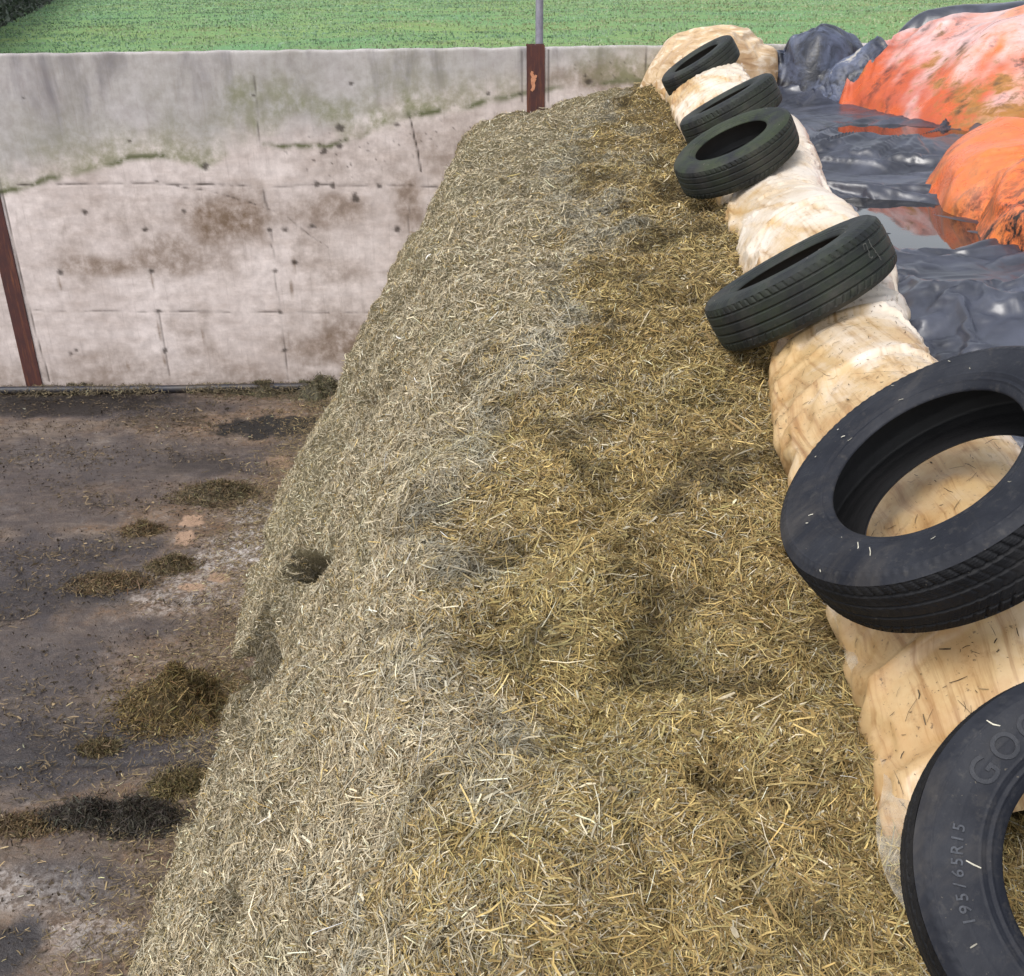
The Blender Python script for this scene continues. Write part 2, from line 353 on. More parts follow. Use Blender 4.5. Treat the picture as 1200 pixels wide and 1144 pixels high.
# ------------------------------------------------------------------ tyres: where each lies and which way it faces
TY = [  # name idx, centre, normal, R, w
    dict(c=(1.560, 8.90, 3.096), n=(-.53, -.02, .848), R=.32, w=.19),
    dict(c=(1.461, 7.111, 2.938), n=(-.475, .075, .877), R=.33, w=.21),
    dict(c=(1.225, 5.746, 2.871), n=(-.451, -.115, .885), R=.33, w=.19),
    dict(c=(1.046, 3.655, 2.706), n=(-.495, .215, .84), R=.34, w=.205),
    dict(c=(.868, 1.862, 2.769), n=(-.640, -.027, .768), R=.335, w=.175),
    dict(c=(.915, 1.087, 2.484), n=(-.238, -.606, .759), R=.325, w=.205, hole=2.4)]
for t in TY:
    t['c'] = np.array(t['c']); n = np.array(t['n']); t['n'] = n / np.linalg.norm(n)
def press(V, hole=True):
    """push cloth or straw out of the tyres that lie on it"""
    for t in TY:
        d = V - t['c']; a = d @ t['n']; rad = np.linalg.norm(d - a[..., None] * t['n'], axis=-1)
        under = -t['w'] * np.interp(rad / t['R'], [0, .58, .64, .78, .9, .97, 1.0, 1.12], [t.get('hole', .3) if hole else .4, .36, .44, .5, .47, .38, .30, -.3])
        push = np.where((rad < t['R'] * 1.12) & (a < .5), np.minimum(0, under - .003 - a), 0)
        V = V + push[..., None] * t['n']
    return V

# ------------------------------------------------------------------ heap shape
def top_z(X, Y): return 2.15 + .07 * Y + .03 * X
def heap_z(X, Y): return top_z(X, Y) - .02 - .16 * (1 - sstep(.15, 1.25, X)) * sstep(5.5, 9.5, Y)
def roll_left(Y): return np.interp(Y, [-1, .8, 1.41, 2.0, 2.95, 3.55, 5.78, 9.4], [.60, .66, .71, .79, .87, .97, 1.2, 1.37])
def pale_edge(Y): return np.interp(Y, [-1, 1.6, 3.5, 5.7, 9.5], [-.5, -.2, .06, .44, .85])
ys = np.concatenate([np.arange(-3, .6, .08), np.arange(.6, 5, .0165), np.arange(5, 9.99, .024), [9.995]])
xa = np.concatenate([np.arange(0, 1, .0058)])           # along the face, foot to crest
xb = np.concatenate([np.arange(.4, 2.0, .017), np.arange(2.0, 7.2, .15), [7.2, 7.8, 8.5, 9.0]])
px = np.array([0, .10, .22, .36, .50, .64, .78, .90, 1.0])
Yg = ys[:, None]
foot = np.interp(ys, [-3, 2.9, 4.3, 5.2, 6.5, 7.8, 9, 10], [-1.6, -1.62, -1.6, -1.74, -1.9, -1.86, -1.8, -1.76])[:, None]
cr = .4
ut = np.clip(xa, 0, 1)[None]
fx = np.interp(ut, px, [0, .11, .20, .33, .48, .58, .66, .82, 1.0]); fz = np.interp(ut, px, [0, .13, .27, .47, .67, .82, .95, .99, 1.0])
k = np.ones(15) / 15
sm = lambda a: np.convolve(np.pad(a[0], 7, mode='edge'), k, 'valid')[None]
fx, fz = sm(fx), sm(fz); fx = (fx - fx.min()) / (fx.max() - fx.min()); fz = (fz - fz.min()) / (fz.max() - fz.min())
Xf = foot + (cr - foot) * fx; Zf = heap_z(cr, Yg) * fz
Xt = np.broadcast_to(xb[None], (len(ys), len(xb))); Zt = heap_z(Xt, Yg) * np.interp(Xt, [7.2, 7.8, 8.5, 9.0], [1, .92, .5, 0])
Zt = Zt - .06 * sstep(.22, .4, Xt - roll_left(Yg)) * sstep(1.2, 1.6, Yg)
G = np.stack([np.concatenate([Xf, Xt], 1), np.broadcast_to(Yg, (len(ys), len(xa) + len(xb))), np.concatenate([Zf, Zt], 1)], -1)
N = gnormals(G); N *= np.sign(N[..., 2:3] + 1e-6 + .0 * N[..., :1])
big = fbm(G, 1.1, 3, 1) * .10 + fbm(G, 3.2, 3, 2) * .05
clump = np.maximum(fbm(G, 6.5, 3, 3), -.25) * (.035 + .035 * sstep(-.1, .3, G[..., 0] - pale_edge(G[..., 1]))) + fbm(G, 22, 3, 4) * .018
inside = sstep(0, .04, np.broadcast_to(np.concatenate([ut[0], np.ones(len(xb))])[None], G.shape[:2]))
act = inside * (1 - sstep(.2, .4, G[..., 0] - roll_left(Yg)) * .7)
big = big + fbm(G * np.array([.6, 1, .9]), 2.0, 4, 9) * .15 * sstep(.05, .35, np.concatenate([ut[0], np.ones(len(xb))])[None]) * (1 - sstep(.2, .7, G[..., 0]))
G = G + N * ((big + clump) * act)[..., None]
def face_hit(x, y):
    """the heap surface point seen at a pixel of the survey photo"""
    v = ray(x, y); d = G - EYEP; t = d @ v / (v @ v); e = np.linalg.norm(d - t[..., None] * v, axis=-1) / np.maximum(t, .1)
    i = np.unravel_index(np.argmin(e + (t < 0) * 9), e.shape); return G[i]
HOLES = []
for (x, y, rx, ry, dep) in ((352, 667, 50, 20, .26), (315, 692, 20, 12, .03), (264, 1072, 13, 28, .17), (296, 770, 32, 95, .12), (335, 712, 20, 30, .05), (285, 860, 18, 30, .05), (455, 330, 8, 10, .05), (300, 640, 14, 24, .05), (225, 960, 10, 22, .04), (690, 605, 40, 8, .03), (745, 640, 42, 16, .05), (860, 925, 60, 22, .05), (800, 350, 45, 12, .05), (835, 470, 40, 10, .05), (900, 315, 30, 8, .04), (740, 240, 20, 6, .04), (700, 375, 45, 8, .05), (575, 730, 36, 16, .035), (480, 735, 40, 12, .03), (600, 490, 30, 40, .025), (495, 282, 10, 8, .1), (432, 470, 14, 8, .05)):
    p = face_hit(x, y); z = (p - EYEP) @ FW; q = (G - EYEP)
    dep_ok = np.abs(q @ FW - z) < .6
    dd = np.maximum(q @ FW, .2); sx = CX + FOC * (q @ CI) / dd; sy = CY - FOC * (q @ CJ) / dd
    wob = fbm(G, 7, 4, 8) * .6
    e = np.sqrt(((sx - x) / rx) ** 2 + ((sy - y) / ry) ** 2) + wob
    w = (1 - sstep(.55, 1.15, e)) * dep_ok
    G = G - N * (w * dep)[..., None]; HOLES.append((w, dep))
G = press(G, False)
N = gnormals(G); N *= np.sign((N * np.array([-.5, 0, 1.])).sum(-1, keepdims=True))

def straw_tone(P, nz=None):
    """pale weathered straw on the cut face, browner damp silage near the sheet"""
    pe = pale_edge(P[..., 1]); q = P[..., 0] - pe + fbm(P, 2.2, 5, 11) * .6
    pale = 1 - sstep(-.42, .42, q)
    ash = np.exp(-((q + .05) / .13) ** 2) * sstep(-.45, .15, fbm(P, 2.5, 3, 12))
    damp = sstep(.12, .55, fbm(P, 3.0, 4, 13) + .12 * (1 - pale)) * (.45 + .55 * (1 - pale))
    green = sstep(.0, .6, fbm(P, 1.6, 3, 14))
    return pale, ash, damp, green
pl, ash, damp, gr = straw_tone(G)
hole = np.clip(sum(w * min(1, d / .17) for w, d in HOLES), 0, 1)  # shade in the hollows and undercut, painted into the straw colour
c_p = np.array([.33, .285, .17]); c_b = np.array([.20, .145, .060]); c_a = np.array([.30, .29, .235]); c_damp_shade = np.array([.075, .055, .026])
colG = c_b + (c_p - c_b) * pl[..., None]; colG += (c_a - colG) * (ash * .6)[..., None]; colG += (c_damp_shade - colG) * (np.maximum(damp * .7, hole * .95))[..., None]  # one dark tint for damp silage and for painted shade in hollows
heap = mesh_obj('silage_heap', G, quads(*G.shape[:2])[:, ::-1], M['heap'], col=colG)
tag(heap, 'sloping heap of chopped straw silage, pale on its cut face, brown beside the plastic', 'silage heap')

# strands: number per square metre falls with distance from where the photo was taken
def heap_strands(n, Lm, Ls, Wm, lift, bright, wild, seed_mask=None):
    A = np.linalg.norm(np.cross(G[1:, :-1] - G[:-1, :-1], G[:-1, 1:] - G[:-1, :-1]), axis=-1)
    cen = (G[1:, 1:] + G[:-1, :-1]) / 2
    d = np.linalg.norm(cen - EYEP, axis=-1)
    ok = (cen[..., 0] < roll_left(cen[..., 1]) + np.where(cen[..., 1] < 1.5, .6, .16)) & (cen[..., 1] > .45)
    fw = (cen - EYEP) @ FW; seen = (np.abs((cen - EYEP) @ CI) < fw * .56) & (np.abs((cen - EYEP) @ CJ) < fw * .54)
    w = (A * ok * np.where(seen, 1, .12) / np.maximum(d, 1.7) ** 1.55).ravel(); w /= w.sum()
    idx = rng.choice(len(w), n, p=w); i, j = np.unravel_index(idx, A.shape)
    a, b = rng.random((2, n, 1))
    P = G[i, j] * (1 - a) * (1 - b) + G[i + 1, j] * a * (1 - b) + G[i, j + 1] * (1 - a) * b + G[i + 1, j + 1] * a * b
    Nn = N[i, j]; hole_shade = hole[i, j]
    pl, ash, damp, gr = straw_tone(P); d = np.linalg.norm(P - EYEP, axis=1)
    L = Lm * np.exp(rng.normal(size=n) * Ls) * np.clip(.95 - .012 * d, .8, 1); W = Wm * np.exp(rng.normal(size=n) * .4) * np.clip(.78 + .075 * d, .85, 1.5)
    kinds = rng.random(n)
    pal = np.array([[.66, .56, .38], [.54, .465, .325], [.47, .43, .32], [.38, .31, .19], [.78, .69, .52], [.27, .20, .115]])
    brn = np.array([[.43, .325, .15], [.32, .23, .10], [.24, .165, .075], [.31, .26, .13], [.53, .43, .23], [.15, .105, .05]])
    ci = np.searchsorted(np.cumsum([.24, .22, .16, .18, .10]), kinds)
    usep = rng.random(n) < np.clip(pl * .76 + .12, 0, 1)
    col = np.where(usep[:, None], pal[ci], brn[ci] * np.array([1.16, 1.12, .94]))
    col = col + (np.array([.42, .42, .36]) - col) * (ash * .8 * rng.random(n))[:, None]
    col = col * (1 + (np.array([.93, .99, .96]) - 1) * (gr * .5)[:, None])
    col = col * (1 - np.maximum(damp * .55, hole_shade * .86))[:, None] * np.exp(rng.normal(size=n) * .22)[:, None] * bright  # strands darkened by damp and by the painted shade of the hollows
    P = P + Nn * (rng.random(n) * wild)[:, None]
    fl = fbm(P, 3.0, 2, 15) * 5 + .3
    base = rng.normal(size=(n, 3)) * .75 + np.stack([np.cos(fl), np.sin(fl), 0 * fl], -1) * rng.choice([-1, 1], n)[:, None] * .95
    return strands(P, Nn, L, W, np.clip(col, 0.01, .85), lift, .72, base)
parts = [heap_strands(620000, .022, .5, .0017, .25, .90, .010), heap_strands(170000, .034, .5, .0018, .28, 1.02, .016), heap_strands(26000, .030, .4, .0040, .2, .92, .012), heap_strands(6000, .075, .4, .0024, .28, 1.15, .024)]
def join(parts):
    V, F, Cc, o = [], [], [], 0
    for v, f, c in parts: V.append(v); F.append(f + o); Cc.append(c); o += len(v)
    return np.concatenate(V), np.concatenate(F), np.concatenate(Cc)
V, F, Cc = join(parts)
V = press(V.reshape(-1, 3), False)
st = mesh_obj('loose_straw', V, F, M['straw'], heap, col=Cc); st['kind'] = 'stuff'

# ------------------------------------------------------------------ floor
X = np.arange(-9, -1.0, .02); Y = np.concatenate([np.arange(0, 3, .06), np.arange(3, 10.001, .02)])
P = v3(X[None, :], Y[:, None], 0)
def fblob(x, y, rx, ry, soft=.45, wob=.45, s=4):
    c = at_z(x, y, 0); a = at_z(x + rx, y, 0)[0] - c[0]; b = at_z(x, y - ry, 0)[1] - c[1]
    e = np.sqrt(((P[..., 0] - c[0]) / a) ** 2 + ((P[..., 1] - c[1]) / b) ** 2) + fbm(P, s, 4, x * .01) * wob
    return 1 - sstep(1 - soft, 1 + soft * .4, e)
mx = lambda *a: np.maximum.reduce(a)
n0 = fbm(P * np.array([.55, 1.3, 1]), 1.1, 5, 21); n1_ = fbm(P, 6, 4, 22)
wet = mx(sstep(.02, .4, fbm(P * np.array([.5, 1.5, 1]), .9, 5, 23)) * .7, fblob(60, 880, 240, 50) * 1.0, fblob(30, 680, 170, 60) * 1.0, fblob(190, 850, 100, 24) * .7, fblob(40, 600, 130, 26) * .7, fblob(60, 545, 180, 40) * .8, fblob(90, 478, 190, 14) * 1.0, fblob(20, 1110, 30, 45), fblob(250, 545, 90, 22) * .8, fblob(40, 790, 110, 45) * .8)
dark = mx(fblob(318, 500, 66, 13, .2, .5, 7), fblob(40, 474, 190, 14, .4, .5, 5) * .85, fblob(190, 492, 60, 10, .4, .6, 6) * .5, fblob(20, 1112, 34, 34, .3, .6, 7) * .45, fblob(40, 700, 110, 26, .5, .7, 5) * .35, fblob(30, 880, 130, 30, .5, .7, 5) * .35, fblob(230, 545, 60, 14, .5, .8, 6) * .5)
brown = mx(sstep(-.4, .15, n0) * .95, fblob(120, 960, 190, 40) * .9, fblob(250, 1000, 130, 90), fblob(200, 900, 90, 40), fblob(150, 760, 150, 30) * .7)
brown = brown * (1 - .75 * wet * sstep(-.3, .2, n1_ + .3))
pale = mx(fblob(60, 1040, 90, 30) * .6, fblob(110, 1095, 100, 30) * .55, fblob(210, 858, 70, 22), fblob(300, 640, 60, 30) * .9, fblob(262, 655, 50, 18) * .8, fblob(310, 600, 40, 14) * .9, fblob(70, 535, 100, 18) * .35, fblob(230, 690, 120, 30) * .5, sstep(.3, .6, n1_) * .3)
peel = mx(fblob(225, 611, 14, 7, .1, .5, 12), fblob(217, 631, 13, 8, .1, .5, 12), fblob(258, 678, 13, 6, .1, .6, 12), fblob(226, 688, 16, 5, .1, .6, 12), fblob(325, 543, 18, 8, .2, .6, 12) * .8)
jl = np.exp(-np.abs(P[..., 1] - 4.26 - .006 * np.sin(P[..., 0] * 9) - fbm(P, 5, 2, 25) * .02) / .010)
dark = mx(dark, jl * .85 * sstep(-.5, .0, n1_ + .2))
Pz = P.copy(); Pz[..., 2] = fbm(P, 1.2, 3, 26) * .012 + brown * (fbm(P, 14, 3, 27) * .012 + .004) - jl * .012 - dark * .004
flo = mesh_obj('concrete_floor', Pz, quads(*P.shape[:2])[:, ::-1], M['floor'], floats=dict(wet=wet, dark=np.clip(dark, 0, 1), brown=np.clip(brown, 0, 1), pale=pale, peel=peel))
tag(flo, 'wet stained concrete yard floor below the heap', kind='structure')
mesh_obj('yard_ground', [(-80, -80, -.03), (80, -80, -.03), (80, 10.1, -.03), (-80, 10.1, -.03)], [(0, 1, 2, 3)], M['floor'])['kind'] = 'structure'

# ------------------------------------------------------------------ wall
WT = 3.2
X = np.concatenate([np.arange(-9, 2.4, .016), np.arange(2.4, 7.6, .1)])
zs = np.concatenate([np.arange(-.02, WT - .012, .016), ])
cs = [(10.0, z) for z in zs] + [(10.002, WT - .008), (10.008, WT - .001), (10.03, WT + .002), (10.1, WT + .003), (10.17, WT), (10.195, WT - .004), (10.2, WT - .02), (10.2, 1.0)]
cs = np.array(cs); P = v3(X[:, None], cs[None, :, 0], cs[None, :, 1])
on = P[..., 1] < 10.03
def wp(x, y): p = at_y(x, y, 10.0); return p[0], p[2]
def wblob(x, y, rx, ry, soft=.5, wob=.45, s=3):
    c = wp(x, y); a = wp(x + rx, y)[0] - c[0]; b = wp(x, y - ry)[1] - c[1]
    e = np.sqrt(((P[..., 0] - c[0]) / a) ** 2 + ((P[..., 2] - c[1]) / b) ** 2) + fbm(P, s, 4, x * .013) * wob
    return (1 - sstep(1 - soft, 1 + soft * .4, e)) * on
def wline(pts, width, wob=.01, s=3):
    pts = [wp(*p) for p in pts]; Q = np.stack([P[..., 0], P[..., 2]], -1); Q = Q + np.stack([fbm(P, s, 3, 31), fbm(P, s, 3, 32)], -1) * wob
    d = np.full(P.shape[:2], 9.)
    for a, b in zip(pts[:-1], pts[1:]):
        a, b = np.array(a), np.array(b); ab = b - a; t = np.clip(((Q - a) @ ab) / (ab @ ab), 0, 1); d = np.minimum(d, np.linalg.norm(Q - a - t[..., None] * ab, axis=-1))
    return np.exp(-(d / width) ** 2) * on
ml = [wp(*p) for p in ((-200, 250), (-60, 232), (20, 222), (60, 208), (105, 200), (150, 185), (190, 184), (222, 188), (240, 196), (255, 190), (275, 176), (310, 170), (345, 171), (380, 172), (420, 160), (465, 137), (500, 132), (550, 124), (600, 112), (680, 100), (760, 92), (900, 80))]
mz = np.interp(P[..., 0], [m[0] for m in ml], [m[1] for m in ml]) + fbm(P, 5, 3, 33) * .03
above = P[..., 2] - mz
upper = sstep(-.05, .35, above + fbm(P, 9, 3, 45) * .06) * on + (~on) * 1.0
mossn = sstep(-.15, .25, fbm(P * np.array([1, 1, .4]), 3.5, 4, 34))
sel = mx(wblob(190, 190, 45, 40, .5, .2), wblob(275, 180, 40, 40, .5, .2), wblob(90, 200, 50, 40) * .7, wblob(480, 135, 70, 40), wblob(540, 125, 30, 40), wblob(30, 222, 40, 30) * .5, wblob(330, 170, 60, 30) * .55)
moss = np.exp(-(above / .024) ** 2) * mossn * np.clip(sel + .8, 0, 1) * on
green = (np.exp(-np.maximum(above, 0) / .40) * sstep(-.06, .02, above) * .85 + wblob(320, 130, 60, 50) * .5 + wblob(420, 130, 90, 30) * .4) * sstep(-.4, .4, fbm(P, 1.6, 4, 35)) * on
brown = mx(wblob(265, 255, 70, 42, .8) * 1.0, wblob(130, 312, 85, 15, .8) * .85, wblob(210, 300, 80, 28, .8) * .75, wblob(385, 245, 60, 24, .7) * .75, wblob(160, 260, 60, 40, .9) * .35, wblob(400, 320, 40, 20, .8) * .5, wblob(410, 405, 80, 45, .9) * .95, wblob(540, 180, 70, 55, .9) * .7, wblob(480, 235, 22, 45, .6) * .8, wblob(365, 295, 30, 40, .8) * .4, wblob(720, 92, 90, 22, .7) * .8, wblob(420, 190, 90, 40, .9) * .35, wblob(130, 425, 50, 22) * .4,
           (1 - sstep(.0, .45, P[..., 2] + fbm(P, 2, 3, 36) * .2)) * .6 * on, sstep(.15, .6, fbm(P, 1.1, 5, 37)) * .4 * (1 - upper))
brown = brown * (1 - .75 * upper * (P[..., 0] < -.9))
drip = np.clip((1 - sstep(.02, .60, WT - P[..., 2] + fbm(P * np.array([1, 1, .1]), 2.2, 3, 38) * .35)) + .25 * upper, 0, 1) * on + (~on) * .4
speck = sstep(.52, .62, fbm(P, 22, 2, 39)) * mx(wblob(410, 178, 95, 28, .8), wblob(540, 150, 60, 40) * .8, wblob(720, 85, 70, 25) * .6)
l_h1 = wline([(20, 217), (150, 215), (300, 218), (420, 217), (520, 219)], .008, .012); l_h2 = wline([(40, 364), (160, 365), (330, 366), (470, 366)], .007, .008)
l_v = wline([(297, 90), (311, 218), (328, 366), (338, 446)], .006, .012)
brk = sstep(-.35, .25, fbm(P, 6, 3, 40)); brk2 = sstep(-.1, .5, fbm(P, 2.2, 3, 41))
lines = mx(l_h1 * brk * (.5 + .6 * brk2), l_h2 * brk * .7, l_v * brk * .6 * (.2 + .8 * sstep(90, 150, 250 - 0 * P[..., 0])), wline([(308, 215), (318, 290)], .009, .02) * brk, wline([(480, 138), (488, 170), (493, 200)], .007, .02), wline([(180, 212), (260, 228), (330, 250), (362, 274), (385, 292)], .005, .02) * .8 * brk, wline([(187, 366), (193, 411), (198, 440)], .006, .01) * .5, wline([(480, 235), (476, 300)], .006, .02) * .4)
dots = np.zeros(P.shape[:2])
for (x, y, r) in ((178, 318, 4), (322, 318, 4), (467, 318, 5), (187, 365, 4), (328, 366, 4), (193, 411, 4), (333, 411, 4), (90, 411, 4), (70, 320, 5), (170, 269, 4), (465, 270, 5), (365, 265, 6), (317, 270, 4), (334, 270, 5), (417, 232, 8), (399, 150, 7), (100, 249, 4), (412, 98, 3), (297, 112, 3), (572, 110, 3), (28, 115, 2), (152, 166, 3), (240, 195, 6), (371, 217, 6), (390, 218, 5), (445, 218, 5), (84, 415, 4), (345, 308, 4), (465, 147, 4), (609, 110, 3), (689, 96, 5), (686, 90, 3), (216, 248, 4), (398, 172, 6), (380, 178, 5)):
    dots = np.maximum(dots, wblob(x, y, r * .8, r * .7, .6, .9, 16) * .8)
rust_run = mx(*[wblob(x, y + 9, 2.5, 12, .7, .3, 10) for x, y in ((178, 318), (70, 322), (193, 415), (187, 380), (345, 300), (342, 330), (150, 420), (238, 385))]) * .8
brown = mx(brown, rust_run)
# construction joints beside the columns
jt = mx(wline([(-8, 180), (26, 330), (58, 447)], .006, .008) * .8, wline([(612, 60), (612, 120)], .006, .004) * .6, wline([(643, 58), (643, 120)], .006, .004) * .7, wline([(757, 53), (757, 100)], .006, .004) * .7)
dark = np.clip(mx(lines, dots, speck * .8, jt), 0, 1)
Pw = P.copy(); Pw[..., 1] += np.where(on, fbm(P, 1.2, 3, 42) * .006 + fbm(P, 12, 3, 43) * .0025 + np.minimum(mx(lines, jt, dots * .7), 1) * .008, 0)
Pw[..., 2] += np.where(P[..., 2] > WT - .03, fbm(v3(P[..., 0], 0, 0), 4, 4, 44) * .012, 0)
wall = mesh_obj('concrete_wall', Pw, quads(*P.shape[:2])[:, ::-1], M['wall'], floats=dict(upper=upper, moss=moss, green=np.clip(green, 0, 1), brown=np.clip(brown, 0, 1), drip=drip, dark=dark))
tag(wall, 'tall concrete clamp wall, grey above and pinkish below a wavy moss line', 'wall')

def hbeam(name, x0, x1, z1, y=9.988):
    V, F = [], []
    def box(a, b, c, d, e, f):
        o = len(V); V.extend([(a, c, e), (b, c, e), (b, d, e), (a, d, e), (a, c, f), (b, c, f), (b, d, f), (a, d, f)])
        F.extend([[o + i for i in q] for q in ((0, 3, 2, 1), (4, 5, 6, 7), (0, 1, 5, 4), (1, 2, 6, 5), (2, 3, 7, 6), (3, 0, 4, 7))])
    m = (x0 + x1) / 2
    box(x0, x1, y, y + .014, 0, z1); box(m - .005, m + .005, y + .014, y + .20, 0, z1 - .001); box(x0, x1, y + .228, y + .242, 0, z1)
    return mesh_obj(name, V, F, M['rust'], smooth=False)
c1 = hbeam('steel_column', -5.00, -4.835, WT + .004)
tag(c1, 'rust brown steel column let into the wall at the far left', 'steel column', 'steel columns in the concrete wall')
c2 = hbeam('steel_column', .178, .342, WT + .022)
tag(c2, 'dark red steel column with a bare orange scrape, partly buried by the heap', 'steel column', 'steel columns in the concrete wall')
# scrape on the red column
pts = [wp(*p) for p in ((623, 84), (625, 95), (622, 106))]; pts2 = [wp(*p) for p in ((629, 88), (624, 97))]
def ribbon(pts, w, y):
    pts = np.array(pts); V = []; T = np.gradient(pts, axis=0); n = np.stack([-T[:, 1], T[:, 0]], -1); n /= np.linalg.norm(n, axis=1)[:, None]
    k = len(pts); ww = w * (.4 + .6 * np.sin(np.linspace(.4, 2.7, k)))[:, None]
    a, b = pts + n * ww, pts - n * ww
    V = [(p[0], y, p[1]) for p in a] + [(p[0], y, p[1]) for p in b]
    return V, [(i, i + 1, k + i + 1, k + i) for i in range(k - 1)]
Va, Fa = ribbon(np.array([np.interp(np.linspace(0, 2, 9), range(3), [p[i] for p in pts]) for i in (0, 1)]).T + rng.normal(size=(9, 2)) * .006, .018, 9.985)
Vb, Fb = ribbon(np.array([np.interp(np.linspace(0, 1, 6), range(2), [p[i] for p in pts2]) for i in (0, 1)]).T + rng.normal(size=(6, 2)) * .005, .014, 9.983)
mesh_obj('scrape_mark', Va + Vb, Fa + [tuple(i + len(Va) for i in f) for f in Fb], M['flake'], c2, smooth=False)

# pole behind the wall
pb = at_y(632, 40, 10.30)
V, F = tube([(pb[0], 10.30, 1.9), (pb[0], 10.30, 3.2), (pb[0] + .004, 10.30, 4.2), (pb[0] + .01, 10.30, 5.0)], .036, 16)
pole = mesh_obj('metal_pole', V, F, M['galv']); tag(pole, 'slim grey galvanised pole standing behind the wall above the red column', 'pole')

# pipe along the foot of the wall
xs = np.linspace(-9, -1.9, 90); V, F = tube(v3(xs, 9.86 + .012 * np.sin(xs * 1.3), .045 + .006 * np.sin(xs * 2.1)), .038, 14)
pipe = mesh_obj('drain_pipe', V, F, M['pipe']); tag(pipe, 'dark blue pipe lying on the floor along the foot of the wall', 'pipe')

# ------------------------------------------------------------------ clumps of silage on the yard floor
def smooth_outline(pts, n):
    pts = np.array(pts, float); k = len(pts); t = np.linspace(0, k, n, endpoint=False); i = t.astype(int); f = (t - i)[:, None]
    p0, p1, p2, p3 = (pts[(i + d) % k] for d in (-1, 0, 1, 2))
    return .5 * (2 * p1 + (p2 - p0) * f + (2 * p0 - 5 * p1 + 4 * p2 - p3) * f ** 2 + (3 * p1 - p0 - 3 * p2 + p3) * f ** 3)
def clump_mesh(name, cx, cy, a, b, h, base, label, n=2600, seed=0, z0=0., L=.042, W=.0036, cat='silage clump'):
    na, nr = 72, 26; th = np.linspace(0, 2 * np.pi, na, endpoint=False)
    out = 1 + .55 * fbm(v3(np.cos(th) * 1.2, np.sin(th) * 1.2, seed), 1.3, 4, seed)
    t = np.sin(np.linspace(.02, 1, nr) * np.pi / 2)[:, None]
    g = v3(cx + a * out * np.cos(th) * t, cy + b * out * np.sin(th) * t, 0)
    hh = .72 * h * (1 - t ** 1.6) * (1 + 1.3 * fbm(g, 5, 4, seed + 3)) + .028 * fbm(g, 22, 3, seed + 4) * (1 - t ** 4)
    g[..., 2] = z0 + np.maximum(hh, -.01) - .012 * t
    nn = gnormals(g, True); nn *= np.sign(nn[..., 2:3] + 1e-9)
    tone = 1 + .6 * fbm(g, 8, 3, seed + 5)
    n = int(n * 2.2); v0, f0, cc0 = g.reshape(-1, 3), quads(nr, na, wrap_b=True), (np.array(base) * .5 * tone[..., None]).reshape(-1, 3)
    k = rng.integers(0, nr * na, n); q = v0[k] + rng.normal(size=(n, 3)) * np.array([.02, .02, .004]) + np.array([0, 0, .006]); nk = nn.reshape(-1, 3)[k]
    rim = rng.random(n) < .3; ang = rng.random(n) * 6.28; rr = 1 + np.abs(rng.normal(size=n)) * .38
    q[rim] = np.stack([cx + a * rr * np.cos(ang), cy + b * rr * np.sin(ang), np.full(n, z0 + .006)], -1)[rim]; nk = np.where(rim[:, None], np.array([0, 0, 1.]), nk)
    col = np.array(base) * np.exp(rng.normal(size=(n, 1)) * .45) * (1 + rng.normal(size=(n, 3)) * .07)
    v1, f1, c1_ = strands(q, nk, L * np.exp(rng.normal(size=n) * .4), W * np.exp(rng.normal(size=n) * .35), np.clip(col, .01, .7), .5, .6)
    V, F, Cc = join([(v0, f0, cc0), (v1, f1, c1_)])
    return tag(mesh_obj(name, V, F, M['straw'], col=Cc), label, cat, 'clumps of fallen silage on the yard floor')
def at_floor(x, y): return at_z(x, y, 0)[:2]
def clump_px(x, y, rx, ry, h, base, label, **k):
    c = at_floor(x, y); a = at_z(x + rx, y, 0)[0] - c[0]; b = at_floor(x, y - ry)[1] - c[1]
    return clump_mesh('silage_clump', c[0], c[1], a, b, h, base, label, **k)
olive = (.12, .09, .046); blackish = (.052, .044, .034); brownc = (.13, .09, .045)
clump_px(214, 824, 54, 26, .25, (.135, .095, .036), 'largest brown silage clump on the floor, against the middle of the heap foot', n=5200, seed=1)
clump_px(100, 957, 36, 10, .11, blackish, 'blackened silage clump on the floor, left one of the two dark heaps', n=2400, seed=2)
clump_px(168, 962, 34, 13, .13, blackish, 'blackened silage clump on the floor, right one of the two dark heaps', n=2600, seed=3)
clump_px(216, 922, 28, 14, .07, (.11, .085, .035), 'small olive brown clump just behind the two blackened clumps', n=1800, seed=4)
clump_px(256, 580, 38, 10, .15, olive, 'olive clump on the floor between the wall and the upper heap foot', n=2200, seed=5)
clump_px(202, 664, 22, 7, .09, olive, 'small olive clump on the open floor beside the peeled patches', n=1300, seed=6)
clump_px(130, 684, 36, 9, .05, brownc, 'low spread brown clump on the floor left of the peeled patches', n=1500, seed=7)
clump_px(168, 622, 18, 5, .06, brownc, 'tiny brown clump left of the pinkish peeled spots', n=800, seed=8)
clump_px(373, 459, 30, 12, .20, (.12, .105, .06), 'tall grey brown clump in the corner of wall and heap', n=2600, seed=9)
clump_px(305, 459, 52, 7, .085, (.11, .09, .05), 'ragged silage clump lying over the end of the drain pipe', n=2000, seed=10)
clump_px(85, 456, 60, 5, .07, (.11, .09, .055), 'crumbly brown clump on the pipe below the left steel column', n=1500, seed=11)
clump_px(115, 877, 16, 6, .035, (.1, .075, .035), 'tiny scrap of silage beside the joint across the floor', n=600, seed=12)
clump_px(30, 968, 36, 9, .03, brownc, 'flat brown smear of silage at the left end of the dark clumps', n=900, seed=13)

